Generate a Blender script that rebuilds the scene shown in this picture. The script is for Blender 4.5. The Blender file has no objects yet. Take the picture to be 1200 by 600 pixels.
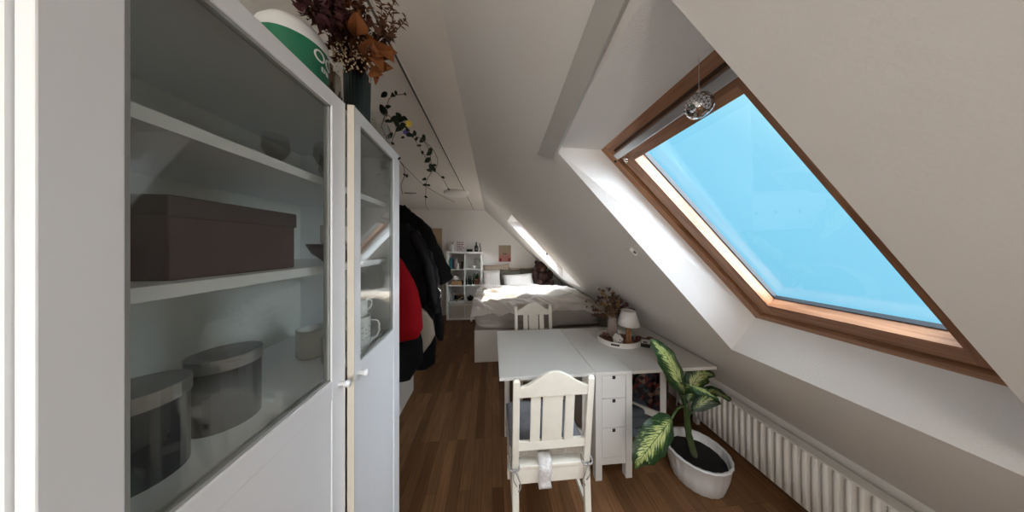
import bpy, bmesh, math, random
from mathutils import Vector, Matrix, noise
random.seed(7)
C = bpy.context.scene.collection
S = bpy.context.scene
PI = math.pi
# ------------------------------------------------------------ camera model
F = 260.0; YAW = math.radians(5.05); CH = 1.60; HOR = 288.0
cY, sY = math.cos(YAW), math.sin(YAW)
def ray(px, py):
    a = (px-600)/F; z = (HOR-py)/F
    return Vector((a*cY+sY, cY-a*sY, z))
EYE = Vector((0, 0, CH))
def atY(px, py, Y): d = ray(px, py); return EYE+d*(Y/d.y)
def atX(px, py, X): d = ray(px, py); return EYE+d*(X/d.x)
def atZ(px, py, Z): d = ray(px, py); return EYE+d*((Z-CH)/d.z)
CEIL = 2.44; XR = -0.18; M = 0.95; YB = 5.25
def slopeZ(X): return CEIL-M*(X-XR)
def atS(px, py, off=0.0):
    d = ray(px, py); c = CEIL+M*XR+off
    return EYE+d*((c-CH)/(d.z+M*d.x))
# ------------------------------------------------------------ materials
MATS = {}
def mat(name, col, rough=.5, metal=0, bump=0, bscale=40, var=0, vscale=8, coat=0, sheen=0, emit=None, trans=0, sub=0):
    if name in MATS: return MATS[name]
    m = bpy.data.materials.new(name); m.use_nodes = True
    nt = m.node_tree; b = nt.nodes['Principled BSDF']
    b.inputs['Base Color'].default_value = (*col, 1)
    b.inputs['Roughness'].default_value = rough; b.inputs['Metallic'].default_value = metal
    b.inputs['Coat Weight'].default_value = coat; b.inputs['Sheen Weight'].default_value = sheen
    b.inputs['Transmission Weight'].default_value = trans
    tc = nt.nodes.new('ShaderNodeTexCoord')
    if var:
        n = nt.nodes.new('ShaderNodeTexNoise'); n.inputs['Scale'].default_value = vscale; n.inputs['Detail'].default_value = 4
        nt.links.new(tc.outputs['Object'], n.inputs['Vector'])
        r = nt.nodes.new('ShaderNodeValToRGB')
        r.color_ramp.elements[0].position = .3; r.color_ramp.elements[1].position = .7
        r.color_ramp.elements[0].color = (*[max(0, c*(1-var)) for c in col], 1)
        r.color_ramp.elements[1].color = (*[min(1, c*(1+var)) for c in col], 1)
        nt.links.new(n.outputs['Fac'], r.inputs['Fac']); nt.links.new(r.outputs['Color'], b.inputs['Base Color'])
    if bump:
        n = nt.nodes.new('ShaderNodeTexNoise'); n.inputs['Scale'].default_value = bscale; n.inputs['Detail'].default_value = 5
        nt.links.new(tc.outputs['Object'], n.inputs['Vector'])
        bp = nt.nodes.new('ShaderNodeBump'); bp.inputs['Strength'].default_value = bump; bp.inputs['Distance'].default_value = .01
        nt.links.new(n.outputs['Fac'], bp.inputs['Height']); nt.links.new(bp.outputs['Normal'], b.inputs['Normal'])
    MATS[name] = m; return m
def ramp_mat(name, make):
    if name in MATS: return MATS[name]
    m = bpy.data.materials.new(name); m.use_nodes = True
    make(m.node_tree, m.node_tree.nodes['Principled BSDF']); MATS[name] = m; return m
def wood_floor(nt, b):
    N = nt.nodes; L = nt.links
    tc = N.new('ShaderNodeTexCoord'); mp = N.new('ShaderNodeMapping'); mp.inputs['Rotation'].default_value = (0, 0, PI/2)
    L.new(tc.outputs['Object'], mp.inputs['Vector'])
    br = N.new('ShaderNodeTexBrick'); br.offset = .37; br.offset_frequency = 3; br.squash = 1
    br.inputs['Scale'].default_value = 1; br.inputs['Brick Width'].default_value = .62; br.inputs['Row Height'].default_value = .072
    br.inputs['Mortar Size'].default_value = .0009; br.inputs['Mortar Smooth'].default_value = .1
    br.inputs['Color1'].default_value = (.135, .060, .024, 1); br.inputs['Color2'].default_value = (.255, .125, .054, 1); br.inputs['Mortar'].default_value = (.075, .036, .02, 1)
    L.new(mp.outputs['Vector'], br.inputs['Vector'])
    m2 = N.new('ShaderNodeMapping'); m2.inputs['Scale'].default_value = (3, 60, 3); L.new(mp.outputs['Vector'], m2.inputs['Vector'])
    nz = N.new('ShaderNodeTexNoise'); nz.inputs['Scale'].default_value = 1.3; nz.inputs['Detail'].default_value = 8; nz.inputs['Distortion'].default_value = .6
    L.new(m2.outputs['Vector'], nz.inputs['Vector'])
    r = N.new('ShaderNodeValToRGB'); r.color_ramp.elements[0].position = .3; r.color_ramp.elements[0].color = (.6, .6, .6, 1); r.color_ramp.elements[1].position = .7; r.color_ramp.elements[1].color = (1.15, 1.15, 1.15, 1)
    L.new(nz.outputs['Fac'], r.inputs['Fac'])
    mx = N.new('ShaderNodeMixRGB'); mx.blend_type = 'MULTIPLY'; mx.inputs['Fac'].default_value = .8
    L.new(br.outputs['Color'], mx.inputs['Color1']); L.new(r.outputs['Color'], mx.inputs['Color2'])
    L.new(mx.outputs['Color'], b.inputs['Base Color']); b.inputs['Roughness'].default_value = .5; b.inputs['Specular IOR Level'].default_value = .3
def pine(nt, b, c1=(.25, .11, .05), c2=(.44, .23, .125)):
    N = nt.nodes; L = nt.links
    tc = N.new('ShaderNodeTexCoord'); mp = N.new('ShaderNodeMapping'); mp.inputs['Scale'].default_value = (6, 6, 6)
    L.new(tc.outputs['UV'], mp.inputs['Vector'])
    mp.inputs['Scale'].default_value = (1.2, 16, 1)
    nz = N.new('ShaderNodeTexNoise'); nz.inputs['Scale'].default_value = 2.5; nz.inputs['Detail'].default_value = 6; nz.inputs['Distortion'].default_value = 1.2
    L.new(mp.outputs['Vector'], nz.inputs['Vector'])
    r = N.new('ShaderNodeValToRGB'); r.color_ramp.elements[0].position = .35; r.color_ramp.elements[0].color = (*c1, 1); r.color_ramp.elements[1].position = .65; r.color_ramp.elements[1].color = (*c2, 1)
    L.new(nz.outputs['Fac'], r.inputs['Fac']); L.new(r.outputs['Color'], b.inputs['Base Color']); b.inputs['Roughness'].default_value = .4
def glass(name, tint=(1, 1, 1), refl=.9):
    if name in MATS: return MATS[name]
    m = bpy.data.materials.new(name); m.use_nodes = True; nt = m.node_tree; nt.nodes.clear(); N = nt.nodes; L = nt.links
    o = N.new('ShaderNodeOutputMaterial'); t = N.new('ShaderNodeBsdfTransparent'); t.inputs['Color'].default_value = (*tint, 1)
    g = N.new('ShaderNodeBsdfGlossy'); g.inputs['Roughness'].default_value = .01; g.inputs['Color'].default_value = (refl, refl, refl, 1)
    f = N.new('ShaderNodeLayerWeight'); f.inputs['Blend'].default_value = .5
    pw = N.new('ShaderNodeMath'); pw.operation = 'POWER'; pw.inputs[1].default_value = 5; L.new(f.outputs['Facing'], pw.inputs[0])
    ad = N.new('ShaderNodeMath'); ad.operation = 'MULTIPLY_ADD'; ad.inputs[1].default_value = .95; ad.inputs[2].default_value = .045
    mx = N.new('ShaderNodeMixShader'); L.new(pw.outputs[0], ad.inputs[0]); L.new(ad.outputs[0], mx.inputs[0]); L.new(t.outputs[0], mx.inputs[1]); L.new(g.outputs[0], mx.inputs[2]); L.new(mx.outputs[0], o.inputs[0])
    MATS[name] = m; return m
WHITE = mat('wall paint', (.80, .775, .74), .75, bump=.06, bscale=160)
CEILM = mat('ceiling paint', (.76, .72, .67), .8, bump=.05, bscale=120)
REVEAL = mat('reveal plaster', (.84, .84, .83), .8, bump=.25, bscale=220)
GREYP = mat('grey shaded wood', (.50, .50, .47), .6)  # shade of a downward-turned face put into the beam's grey
TRIMW = mat('white trim paint', (.78, .76, .72), .45)
FLOORM = ramp_mat('oak laminate', wood_floor)
PINE = ramp_mat('pine window wood', pine)
CABW = mat('white cabinet lacquer', (.88, .90, .92), .3)
CABE = mat('cream edge', (.66, .61, .52), .5)
CABIN = mat('cabinet interior', (.76, .76, .71), .5)
TABW = mat('white table foil', (.66, .64, .60), .34)
CHW = mat('cream chair paint', (.80, .77, .68), .35, var=.03, vscale=20)
BLACKH = mat('dark hole', (.01, .01, .01), .8)
PANE = glass('clear pane')
CPANE = glass('cabinet pane', (.95, .965, .95))
CHROME = mat('brushed aluminium', (.62, .63, .64), .35, .9)
STEEL = mat('chrome metal', (.85, .85, .85), .12, 1)
# ------------------------------------------------------------ object helpers
def link(o, parent=None):
    C.objects.link(o)
    if parent: o.parent = parent
    return o
def thing(name, label, cat, loc=(0, 0, 0), rz=0, group=None, kind=None):
    o = bpy.data.objects.new(name, None); C.objects.link(o); o.location = loc; o.rotation_euler = (0, 0, rz)
    o.empty_display_size = .05
    tag(o, label, cat, group, kind); return o
def tag(o, label=None, cat=None, group=None, kind=None):
    if label: o['label'] = label
    if cat: o['category'] = cat
    if group: o['group'] = group
    if kind: o['kind'] = kind
    return o
def obj(name, bm, m, parent=None, smooth=False, label=None, world=False, bevel=0, sub=0, solid=0):
    me = bpy.data.meshes.new(name); bmesh.ops.recalc_face_normals(bm, faces=bm.faces)
    bm.to_mesh(me); bm.free()
    ms = m if isinstance(m, (list, tuple)) else [m]
    for q in ms: me.materials.append(q)
    if smooth:
        for p in me.polygons: p.use_smooth = True
    o = bpy.data.objects.new(name, me); C.objects.link(o)
    if parent:
        o.parent = parent
        if world:   # geometry given in world coordinates: keep it there
            pm = Matrix.Translation(parent.location) @ Matrix.Rotation(parent.rotation_euler.z, 4, 'Z')
            if parent.parent: pm = Matrix.Translation(parent.parent.location) @ pm
            me.transform(pm.inverted())
    if solid:
        s = o.modifiers.new('s', 'SOLIDIFY'); s.thickness = solid; s.offset = 0
    if bevel:
        b = o.modifiers.new('b', 'BEVEL'); b.width = bevel; b.segments = 2; b.limit_method = 'ANGLE'
    if sub:
        b = o.modifiers.new('u', 'SUBSURF'); b.levels = sub; b.render_levels = sub
    if label: o['label'] = label
    return o
def B(): return bmesh.new()
def box(bm, x0, x1, y0, y1, z0, z1, mi=0):
    v = [bm.verts.new((x, y, z)) for x in (x0, x1) for y in (y0, y1) for z in (z0, z1)]
    for f in ((0, 1, 3, 2), (4, 6, 7, 5), (0, 4, 5, 1), (2, 3, 7, 6), (0, 2, 6, 4), (1, 5, 7, 3)):
        fc = bm.faces.new([v[i] for i in f]); fc.material_index = mi
    return v
def hexa(bm, p8, mi=0):   # p8: bottom quad 4, top quad 4
    v = [bm.verts.new(p) for p in p8]
    for f in ((3, 2, 1, 0), (4, 5, 6, 7), (0, 1, 5, 4), (1, 2, 6, 5), (2, 3, 7, 6), (3, 0, 4, 7)):
        bm.faces.new([v[i] for i in f]).material_index = mi
def beam(bm, a, b, w, t, side=Vector((0, 0, 1)), mi=0):
    a = Vector(a); b = Vector(b); d = (b-a).normalized(); s = d.cross(side)
    if s.length < 1e-4: s = d.cross(Vector((0, 1, 0)))
    s.normalize(); u = s.cross(d).normalized()
    hexa(bm, [a-s*w/2-u*t/2, a+s*w/2-u*t/2, a+s*w/2+u*t/2, a-s*w/2+u*t/2, b-s*w/2-u*t/2, b+s*w/2-u*t/2, b+s*w/2+u*t/2, b-s*w/2+u*t/2], mi)
def tube(bm, pts, r, n=8, mi=0):
    pts = [Vector(p) for p in pts]; rings = []
    rr = r if isinstance(r, (list, tuple)) else [r]*len(pts)
    up = Vector((0, 0, 1))
    for i, p in enumerate(pts):
        d = (pts[min(i+1, len(pts)-1)]-pts[max(i-1, 0)]).normalized()
        s = d.cross(up)
        if s.length < .05: s = d.cross(Vector((1, 0, 0)))
        s.normalize(); u = s.cross(d)
        rings.append([bm.verts.new(p+(s*math.cos(2*PI*k/n)+u*math.sin(2*PI*k/n))*rr[i]) for k in range(n)])
    for i in range(len(rings)-1):
        for k in range(n): bm.faces.new((rings[i][k], rings[i][(k+1) % n], rings[i+1][(k+1) % n], rings[i+1][k])).material_index = mi
    bm.faces.new(rings[0][::-1]); bm.faces.new(rings[-1])
def smoothpath(pts, k=4):
    P = [Vector(p) for p in pts]; out = []
    for i in range(len(P)-1):
        p0 = P[max(i-1, 0)]; p1 = P[i]; p2 = P[i+1]; p3 = P[min(i+2, len(P)-1)]
        for j in range(k):
            t = j/k
            out.append(.5*((2*p1)+(p2-p0)*t+(2*p0-5*p1+4*p2-p3)*t*t+(3*p1-p0-3*p2+p3)*t**3))
    out.append(P[-1]); return out
def lathe(bm, prof, c=(0, 0, 0), n=32, sx=1, sy=1, mi=0, flute=0, nf=0):
    c = Vector(c); rings = []
    for r, z in prof:
        if r < 1e-5: rings.append([bm.verts.new(c+Vector((0, 0, z)))]); continue
        ring = []
        for k in range(n):
            a = 2*PI*k/n; q = r*(1+flute*abs(math.sin(a*nf/2))) if nf else r
            ring.append(bm.verts.new(c+Vector((q*sx*math.cos(a), q*sy*math.sin(a), z))))
        rings.append(ring)
    for i in range(len(rings)-1):
        A, D = rings[i], rings[i+1]
        for k in range(n):
            k2 = (k+1) % n
            if len(A) == 1 and len(D) == 1: continue
            if len(A) == 1: f = bm.faces.new((A[0], D[k], D[k2]))
            elif len(D) == 1: f = bm.faces.new((A[k], A[k2], D[0]))
            else: f = bm.faces.new((A[k], A[k2], D[k2], D[k]))
            f.material_index = mi
def ball(bm, c, r, seg=12, sc=(1, 1, 1), mi=0):
    n0 = len(bm.faces)
    mtx = Matrix.Translation(Vector(c)) @ Matrix.Diagonal((r*sc[0], r*sc[1], r*sc[2], 1))
    res = bmesh.ops.create_uvsphere(bm, u_segments=seg, v_segments=max(5, seg*2//3), radius=1, matrix=mtx)
    for v in res['verts']:
        for f in v.link_faces: f.material_index = mi
def prism(bm, poly, axis, a, b, mi=0):
    def P(u, v, w):
        return {'x': (w, u, v), 'y': (u, w, v), 'z': (u, v, w)}[axis]
    A = [bm.verts.new(P(u, v, a)) for u, v in poly]; D = [bm.verts.new(P(u, v, b)) for u, v in poly]
    n = len(poly); bm.faces.new(A[::-1]).material_index = mi; bm.faces.new(D).material_index = mi
    for i in range(n): bm.faces.new((A[i], A[(i+1) % n], D[(i+1) % n], D[i])).material_index = mi
def leaf(bm, base, tip, up, w, n=6, curl=.12, rows=4, fold=.15, mi=0):
    base = Vector(base); tip = Vector(tip); d = tip-base; Ln = d.length; d.normalize()
    s = d.cross(Vector(up)).normalized(); u = s.cross(d)
    uvl = bm.loops.layers.uv.verify(); grid = []
    for i in range(n+1):
        t = i/n; hw = w/2*(math.sin(PI*min(1, t**.8))**.75 if 0 < t < 1 else .02)
        c = base+d*Ln*t+u*(math.sin(t*PI)*curl*Ln)
        grid.append([(bm.verts.new(c+s*hw*(j/rows*2-1)+u*abs(j/rows*2-1)*hw*fold), t, j/rows) for j in range(rows+1)])
    for i in range(n):
        for j in range(rows):
            q = (grid[i][j], grid[i][j+1], grid[i+1][j+1], grid[i+1][j])
            f = bm.faces.new([x[0] for x in q]); f.material_index = mi
            for l, x in zip(f.loops, q): l[uvl].uv = (x[1], x[2])
def pillow_bm(w, h, t, n=16, wr=.006, seed=0):
    bm = B(); G = {}
    for sgn in (1, -1):
        for i in range(n+1):
            for j in range(n+1):
                u = i/n*2-1; v = j/n*2-1
                edge = i in (0, n) or j in (0, n)
                if sgn == -1 and edge: G[(-1, i, j)] = G[(1, i, j)]; continue
                th = t/2*max(0, (1-u**4)*(1-v**4))**.5
                pin = 1-.07*(1-abs(u)**2)*abs(v)**2
                pin2 = 1-.07*(1-abs(v)**2)*abs(u)**2
                k = noise.noise(Vector((u*2.3+seed, v*2.3, sgn*3)))*wr*2
                G[(sgn, i, j)] = bm.verts.new((u*w/2*pin2, sgn*(th+(0 if edge else k)), v*h/2*pin))
    for sgn in (1, -1):
        for i in range(n):
            for j in range(n): bm.faces.new((G[(sgn, i, j)], G[(sgn, i+1, j)], G[(sgn, i+1, j+1)], G[(sgn, i, j+1)]))
    return bm
def setrot(o, loc, rot=(0, 0, 0)): o.location = loc; o.rotation_euler = rot; return o
def dup(root, loc, rz, label=None):
    r = root.copy(); C.objects.link(r); r.location = loc; r.rotation_euler = (0, 0, rz)
    if label: r['label'] = label
    for ch in list(root.children):
        c = ch.copy(); C.objects.link(c); c.parent = r
        for g in ch.children:
            d = g.copy(); C.objects.link(d); d.parent = c
    return r
def struct(name, bm, m, parent=None, **k):
    o = obj(name, bm, m, parent, **k)
    if not parent: o['kind'] = 'structure'
    return o

# ============================================================ ROOM SHELL
XL = -.83; XLF = -2.15; YF = -1.7; YN = 1.12; XK = 1.92
bm = B(); box(bm, XLF-.1, XK+.15, YF-.1, YB+.1, -.1, 0); struct('floor', bm, FLOORM)
bm = B(); box(bm, XLF-.1, XR, YF-.1, YB+.1, CEIL, CEIL+.1); struct('ceiling', bm, CEILM)
bm = B(); box(bm, XL-.1, XL, YF-.1, YN, 0, CEIL); struct('wall_left', bm, WHITE)
bm = B(); box(bm, XLF, XL-.1, YN-.1, YN, 0, CEIL); struct('wall_left_return', bm, WHITE)
bm = B(); box(bm, XLF-.1, XLF, YN-.1, YB, 0, CEIL); struct('wall_left_far', bm, WHITE)
bm = B(); prism(bm, [(XLF-.1, 0), (XK+.1, 0), (XK+.1, slopeZ(XK)+.05), (XR, CEIL+.1), (XLF-.1, CEIL+.1)], 'y', YB, YB+.1); struct('wall_back', bm, WHITE)
bm = B(); box(bm, XK, XK+.1, YF-.1, YB, 0, slopeZ(XK)+.01); struct('wall_knee', bm, WHITE)
# window openings on the slope plane, (x, y): top-far, bottom-far, bottom-near, top-near, and on the window plane
DX = .226     # horizontal depth of the reveal at its top
OFF = DX*M
def lineX(p, q, x): t = (x-p.x)/(q.x-p.x); return p.y+(q.y-p.y)*t
a1 = atS(648, 172); b1 = atS(825, 373); c1 = atS(708, 178, OFF); d1 = atS(825, 305, OFF)
XT = a1.x; XB = 1.30; XTW = XT+DX
W1S = [(XT, a1.y), (XB, lineX(a1, b1, XB)), (XB, .345), (XT, .333)]
W1W = [(XTW, c1.y), (XB, lineX(c1, d1, XB)), (XB, .37), (XTW, .36)]
a2 = atS(600, 265); b2 = atS(664, 332); c2 = atS(601, 253); d2 = atS(680, 336)
XB2 = 1.40
W2S = [(XT, lineX(a2, b2, XT)), (XB2, lineX(a2, b2, XB2)), (XB2, lineX(c2, d2, XB2)), (XT, lineX(c2, d2, XT))]
W2W = [(XTW, lineX(a2, b2, XTW)-.02), (XB2, W2S[1][1]-.03), (XB2, W2S[2][1]+.03), (XTW, lineX(c2, d2, XTW)+.02)]
print('W1S', W1S, 'W1W', W1W, 'W2S', W2S)
def SP(x, y, off=0): return Vector((x, y, slopeZ(x)+off))
# sloped wall: strips around the two openings
bm = B()
def quad(bm, pts, mi=0): f = bm.faces.new([bm.verts.new(p) for p in pts]); f.material_index = mi; return f
Y0, Y1 = YF-.1, YB+.1
def S4(*p): quad(bm, [SP(*q) for q in p])
S4((XR, Y0), (XR, Y1), (XT, Y1), (XT, Y0))
S4((XT, Y0), W1S[3], W1S[2], (XB, Y0))
S4(W1S[0], W2S[3], (XB, lineX(c2, d2, XB)), W1S[1])
S4(W2S[0], (XT, Y1), (XB2, Y1), W2S[1])
S4((XB, Y0), (XB, lineX(c2, d2, XB)), W2S[2], (XB2, Y0))
S4((XB2, Y0), (XB2, Y1), (XK+.1, Y1), (XK+.1, Y0))
bmesh.ops.remove_doubles(bm, verts=bm.verts, dist=1e-4)
struct('wall_slope', bm, mat('slope paint', (.78, .765, .735), .75, bump=.05, bscale=150))
def reveal(name, WS, WW):
    bm = B(); n = 4
    for i in range(n):
        j = (i+1) % n
        quad(bm, [SP(*WS[i]), SP(*WS[j]), SP(*WW[j], OFF), SP(*WW[i], OFF)])
    o = struct(name, bm, REVEAL); return o
reveal('wall_reveal_near', W1S, W1W); reveal('wall_reveal_far', W2S, W2W)
# outer roof skin that closes off the slope outside, frame plane included
NRM = Vector((M, 0, 1)).normalized()
def bil(Q, u, v, n):   # u: 0 near ->1 far, v: 0 top -> 1 bottom, n outward
    tf, bf, bn, tn = [SP(*q, OFF) for q in Q]
    return (tn.lerp(tf, u)).lerp(bn.lerp(bf, u), v)+NRM*n
def qbar(bm, Q, u0, u1, v0, v1, n0, n1, along='v', mi=0):
    P = [bil(Q, u, v, n) for n in (n0, n1) for (u, v) in ((u0, v0), (u1, v0), (u1, v1), (u0, v1))]
    uvl = bm.loops.layers.uv.verify(); vs = [bm.verts.new(p) for p in P]
    uu = [(u0, v0), (u1, v0), (u1, v1), (u0, v1)]*2
    for f in ((3, 2, 1, 0), (4, 5, 6, 7), (0, 1, 5, 4), (1, 2, 6, 5), (2, 3, 7, 6), (3, 0, 4, 7)):
        fc = bm.faces.new([vs[i] for i in f]); fc.material_index = mi
        for l, i in zip(fc.loops, f):
            u, v = uu[i]; l[uvl].uv = (v*1.2+(i > 3)*.03, u*.6+(i > 3)*.05) if along == 'v' else (u*.6, v*1.2+(i > 3)*.05)
def frame4(bm, Q, u, v, bu, bv, n0, n1, mi=0):   # rectangle ring from (u, v) inset by bu/bv
    qbar(bm, Q, u, u+bu, v, 1-v, n0, n1, 'v', mi); qbar(bm, Q, 1-u-bu, 1-u, v, 1-v, n0, n1, 'v', mi)
    qbar(bm, Q, u+bu, 1-u-bu, v, v+bv, n0, n1, 'u', mi); qbar(bm, Q, u+bu, 1-u-bu, 1-v-bv, 1-v, n0, n1, 'u', mi)
def skylight(name, Q, wu, wv, flap=True, roller=False):
    # wu, wv: size in metres of the quad to turn metres into fractions
    t = bpy.data.objects.new(name, None); C.objects.link(t); t['kind'] = 'structure'
    q = lambda m_: m_/wu
    r = lambda m_: m_/wv
    bm = B(); frame4(bm, Q, -q(.02), -r(.02), q(.055), r(.05), -.004, .09)
    obj('window_frame', bm, PINE, t)
    bm = B(); frame4(bm, Q, q(.037), r(.034), q(.012), r(.010), .012, .085)
    obj('rebate', bm, mat('dark rebate', (.09, .045, .025), .6), t)
    bm = B(); frame4(bm, Q, q(.045), r(.043), q(.055), r(.074), .006, .06)
    s = obj('sash', bm, PINE, t)
    bm = B(); frame4(bm, Q, q(.099), r(.116), q(.005), r(.005), .05, .066)
    obj('glazing_seal', bm, mat('black rubber seal', (.02, .025, .03), .5), t)
    bm = B(); qbar(bm, Q, q(.1), 1-q(.1), r(.117), 1-r(.117), .062, .066)
    obj('pane', bm, PANE, t)
    bm = B(); frame4(bm, Q, -q(.08), -r(.08), q(.085), r(.085), .09, .12)
    obj('flashing', bm, mat('grey metal flashing', (.10, .11, .12), .5, .3), t)
    if flap:
        bm = B(); qbar(bm, Q, q(.04), 1-q(.045), r(.046), r(.074), -.012, .02, 'u')
        obj('ventilation_flap', bm, CHROME, t, bevel=.004, label='aluminium ventilation bar')
        bm = B(); p = bil(Q, 1-q(.078), r(.093), -.004); ball(bm, p, .011, 10); ball(bm, bil(Q, 1-q(.07), r(.105), -.004), .007, 8)
        obj('latch', bm, STEEL, t, smooth=True)
        bm = B(); ball(bm, bil(Q, 1-q(.02), r(.075), -.003), .006, 8); obj('screw_hole', bm, BLACKH, t)
    return t
hyp = math.hypot(1, M)
skylight('window_1', W1W, .60, (XB-XTW)*hyp)
skylight('window_2', W2W, .85, (XB2-XTW)*hyp, flap=True)
# roof outside: closes the gap between slope and outer skin
def roofskin():
    bm = B()
    def R(*p): quad(bm, [SP(*q, OFF+.11) for q in p])
    yA = min(W1W[3][1], W1W[2][1]); 
    R((XR-.3, Y0), (XR-.3, Y1), (XTW-.03, Y1), (XTW-.03, Y0))
    R((XTW-.03, Y0), W1W[3], W1W[2], (XB, Y0))
    R(W1W[0], W2W[3], (XB, lineX(c2, d2, XB)+.05), W1W[1])
    R(W2W[0], (XTW-.03, Y1), (XB2+.03, Y1), W2W[1])
    R((XB+.02, Y0), (XB+.02, lineX(c2, d2, XB)), W2W[2], (XB2+.02, Y0))
    R((XB2+.02, Y0), (XB2+.02, Y1), (XK+.6, Y1), (XK+.6, Y0))
    return bm
struct('wall_roof', roofskin(), mat('roof tiles', (.22, .09, .06), .8, bump=.4, bscale=30))
# front wall behind the camera with an unseen window added for fill light
bm = B()
box(bm, XL-.1, -.45, YF-.1, YF, 0, CEIL); box(bm, .65, XK+.1, YF-.1, YF, 0, .4); box(bm, -.45, .65, YF-.1, YF, 0, .9); box(bm, -.45, .65, YF-.1, YF, 2.1, CEIL)
prism(bm, [(.65, .4), (XK, .4), (XK, slopeZ(XK)), (.65, slopeZ(.65))], 'y', YF-.1, YF)
prism(bm, [(-.45, CEIL), (XR, CEIL), (.05, slopeZ(.05)), (.05, 2.1), (-.45, 2.1)], 'y', YF-.1, YF)
struct('wall_front', bm, WHITE)
t = bpy.data.objects.new('window_fill', None); C.objects.link(t); t['kind'] = 'structure'
bm = B(); box(bm, -.45, -.39, YF-.08, YF-.02, .9, 2.1); box(bm, .0, .06, YF-.08, YF-.02, .9, 2.1); box(bm, -.39, 0, YF-.08, YF-.02, .9, .96); box(bm, -.39, 0, YF-.08, YF-.02, 2.04, 2.1); box(bm, .06, .65, YF-.1, YF, .9, 2.1)
obj('window_frame', bm, TRIMW, t)
bm = B(); box(bm, -.39, 0, YF-.055, YF-.05, .96, 2.04); obj('pane', bm, PANE, t)
# grey beam along the top edge of the near reveal
bl0 = atS(633, 178); bl1 = atS(703, 0); br0 = atS(655, 186); br1 = atS(744, 0)
tipn = atS(643, 184)
bm = B(); n_ = Vector((M, 0, 1)).normalized()
def ext(p, q, y): return p+(q-p)*((y-p.y)/(q.y-p.y))
eL = ext(bl0, bl1, -.3); eR = ext(br0, br1, -.3)
lowr = [bl0, br0-Vector((.012, 0, -.011)), eR, eL]
hexa(bm, [p-n_*.022 for p in lowr]+[p+n_*.004 for p in lowr])
struct('trim_1', bm, GREYP, bevel=.002)
# skirting boards
bm = B(); box(bm, -1.07, XK, YB-.015, YB, 0, .07); struct('baseboard_back', bm, TRIMW)
bm = B(); box(bm, XLF, XLF+.015, YN, YB, 0, .07); struct('baseboard_left', bm, TRIMW)
# door in the back wall
t = bpy.data.objects.new('door_1', None); C.objects.link(t); t['kind'] = 'structure'
bm = B(); box(bm, -1.95, -1.15, YB-.03, YB-.001, .005, 2.0); obj('door_leaf', bm, mat('tan door', (.42, .30, .19), .5, var=.08, vscale=3), t)
bm = B(); box(bm, -1.15, -1.08, YB-.04, YB-.001, 0, 2.07); box(bm, -2.02, -1.95, YB-.04, YB-.001, 0, 2.07); box(bm, -1.95, -1.15, YB-.04, YB-.001, 2.0, 2.07); obj('door_frame', bm, TRIMW, t)
bm = B(); tube(bm, [(-1.28, YB-.03, 1.05), (-1.28, YB-.07, 1.05), (-1.38, YB-.07, 1.05)], .009); obj('door_handle', bm, CHROME, t, smooth=True)

# ============================================================ CEILING FIXTURES
p0 = atZ(430, 0, CEIL); p1 = atZ(556, 245, CEIL-.01)
bm = B(); x0 = (p0.x+p1.x)/2
box(bm, -.428, -.410, .2, 5.15, CEIL-.014, CEIL)
t = thing('curtain_rail', 'long thin white curtain rail running along the flat ceiling', 'curtain rail', (x0, 2.6, CEIL))
obj('rail', bm, TRIMW, t, world=True)
bm = B(); box(bm, -.424, -.414, .2, 5.15, CEIL-.0155, CEIL-.0139); obj('slot', bm, mat('slot shade', (.12, .11, .10), .8), t, world=True)
p = atZ(535, 228, CEIL-.04)
t = thing('ceiling_lamp', 'round flat white ceiling lamp between the curtain rail and the coats', 'lamp', (p.x, p.y, CEIL))
bm = B(); lathe(bm, [(0, 0), (.19, 0), (.195, -.02), (.185, -.045)], n=40); lathe(bm, [(.185, -.045), (.178, -.045), (.178, -.03)], n=40); obj('housing', bm, TRIMW, t, smooth=False)
bm = B(); lathe(bm, [(.178, -.04), (.15, -.055), (.08, -.063), (0, -.065)], n=40); obj('diffuser', bm, mat('opal diffuser', (.80, .78, .74), .3), t, smooth=True)
p = atZ(481, 226, CEIL)
t = thing('ceiling_hook', 'small metal hook plate on the ceiling above the coats', 'hook', (p.x, p.y, CEIL))
bm = B(); box(bm, -.09, .09, -.02, .02, -.012, 0); obj('plate', bm, mat('hook plate', (.25, .22, .2), .5), t, bevel=.003)
bm = B(); tube(bm, [(0, 0, -.01), (0, 0, -.04), (.012, 0, -.055), (.022, 0, -.04)], .003); obj('hook', bm, STEEL, t, smooth=True)
# small white magnet clip on the slope
p = atS(743, 294)
t = thing('blind_clip', 'small white plastic clip screwed to the sloped wall under the near skylight', 'clip', p)
Rm = Matrix.Rotation(math.atan(M), 4, 'Y')
bm = B(); box(bm, -.024, .024, -.009, .009, -.018, 0.002); bmesh.ops.transform(bm, matrix=Rm, verts=bm.verts); obj('clip_body', bm, TRIMW, t, bevel=.003)
bm = B(); box(bm, -.006, .010, -.013, -.009, -.012, -.004); bmesh.ops.transform(bm, matrix=Rm, verts=bm.verts); obj('peg', bm, mat('dark peg', (.05, .04, .035), .5), t)
p = atS(641.5, 297)
t = thing('wall_knob', 'tiny grey knob on the slope beside the far skylight', 'knob', p)
bm = B(); lathe(bm, [(.016, 0), (.012, -.01), (.017, -.02), (0, -.03)], n=14); bmesh.ops.transform(bm, matrix=Rm, verts=bm.verts); obj('knob', bm, mat('grey knob', (.3, .28, .25), .4), t, smooth=True)

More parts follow.
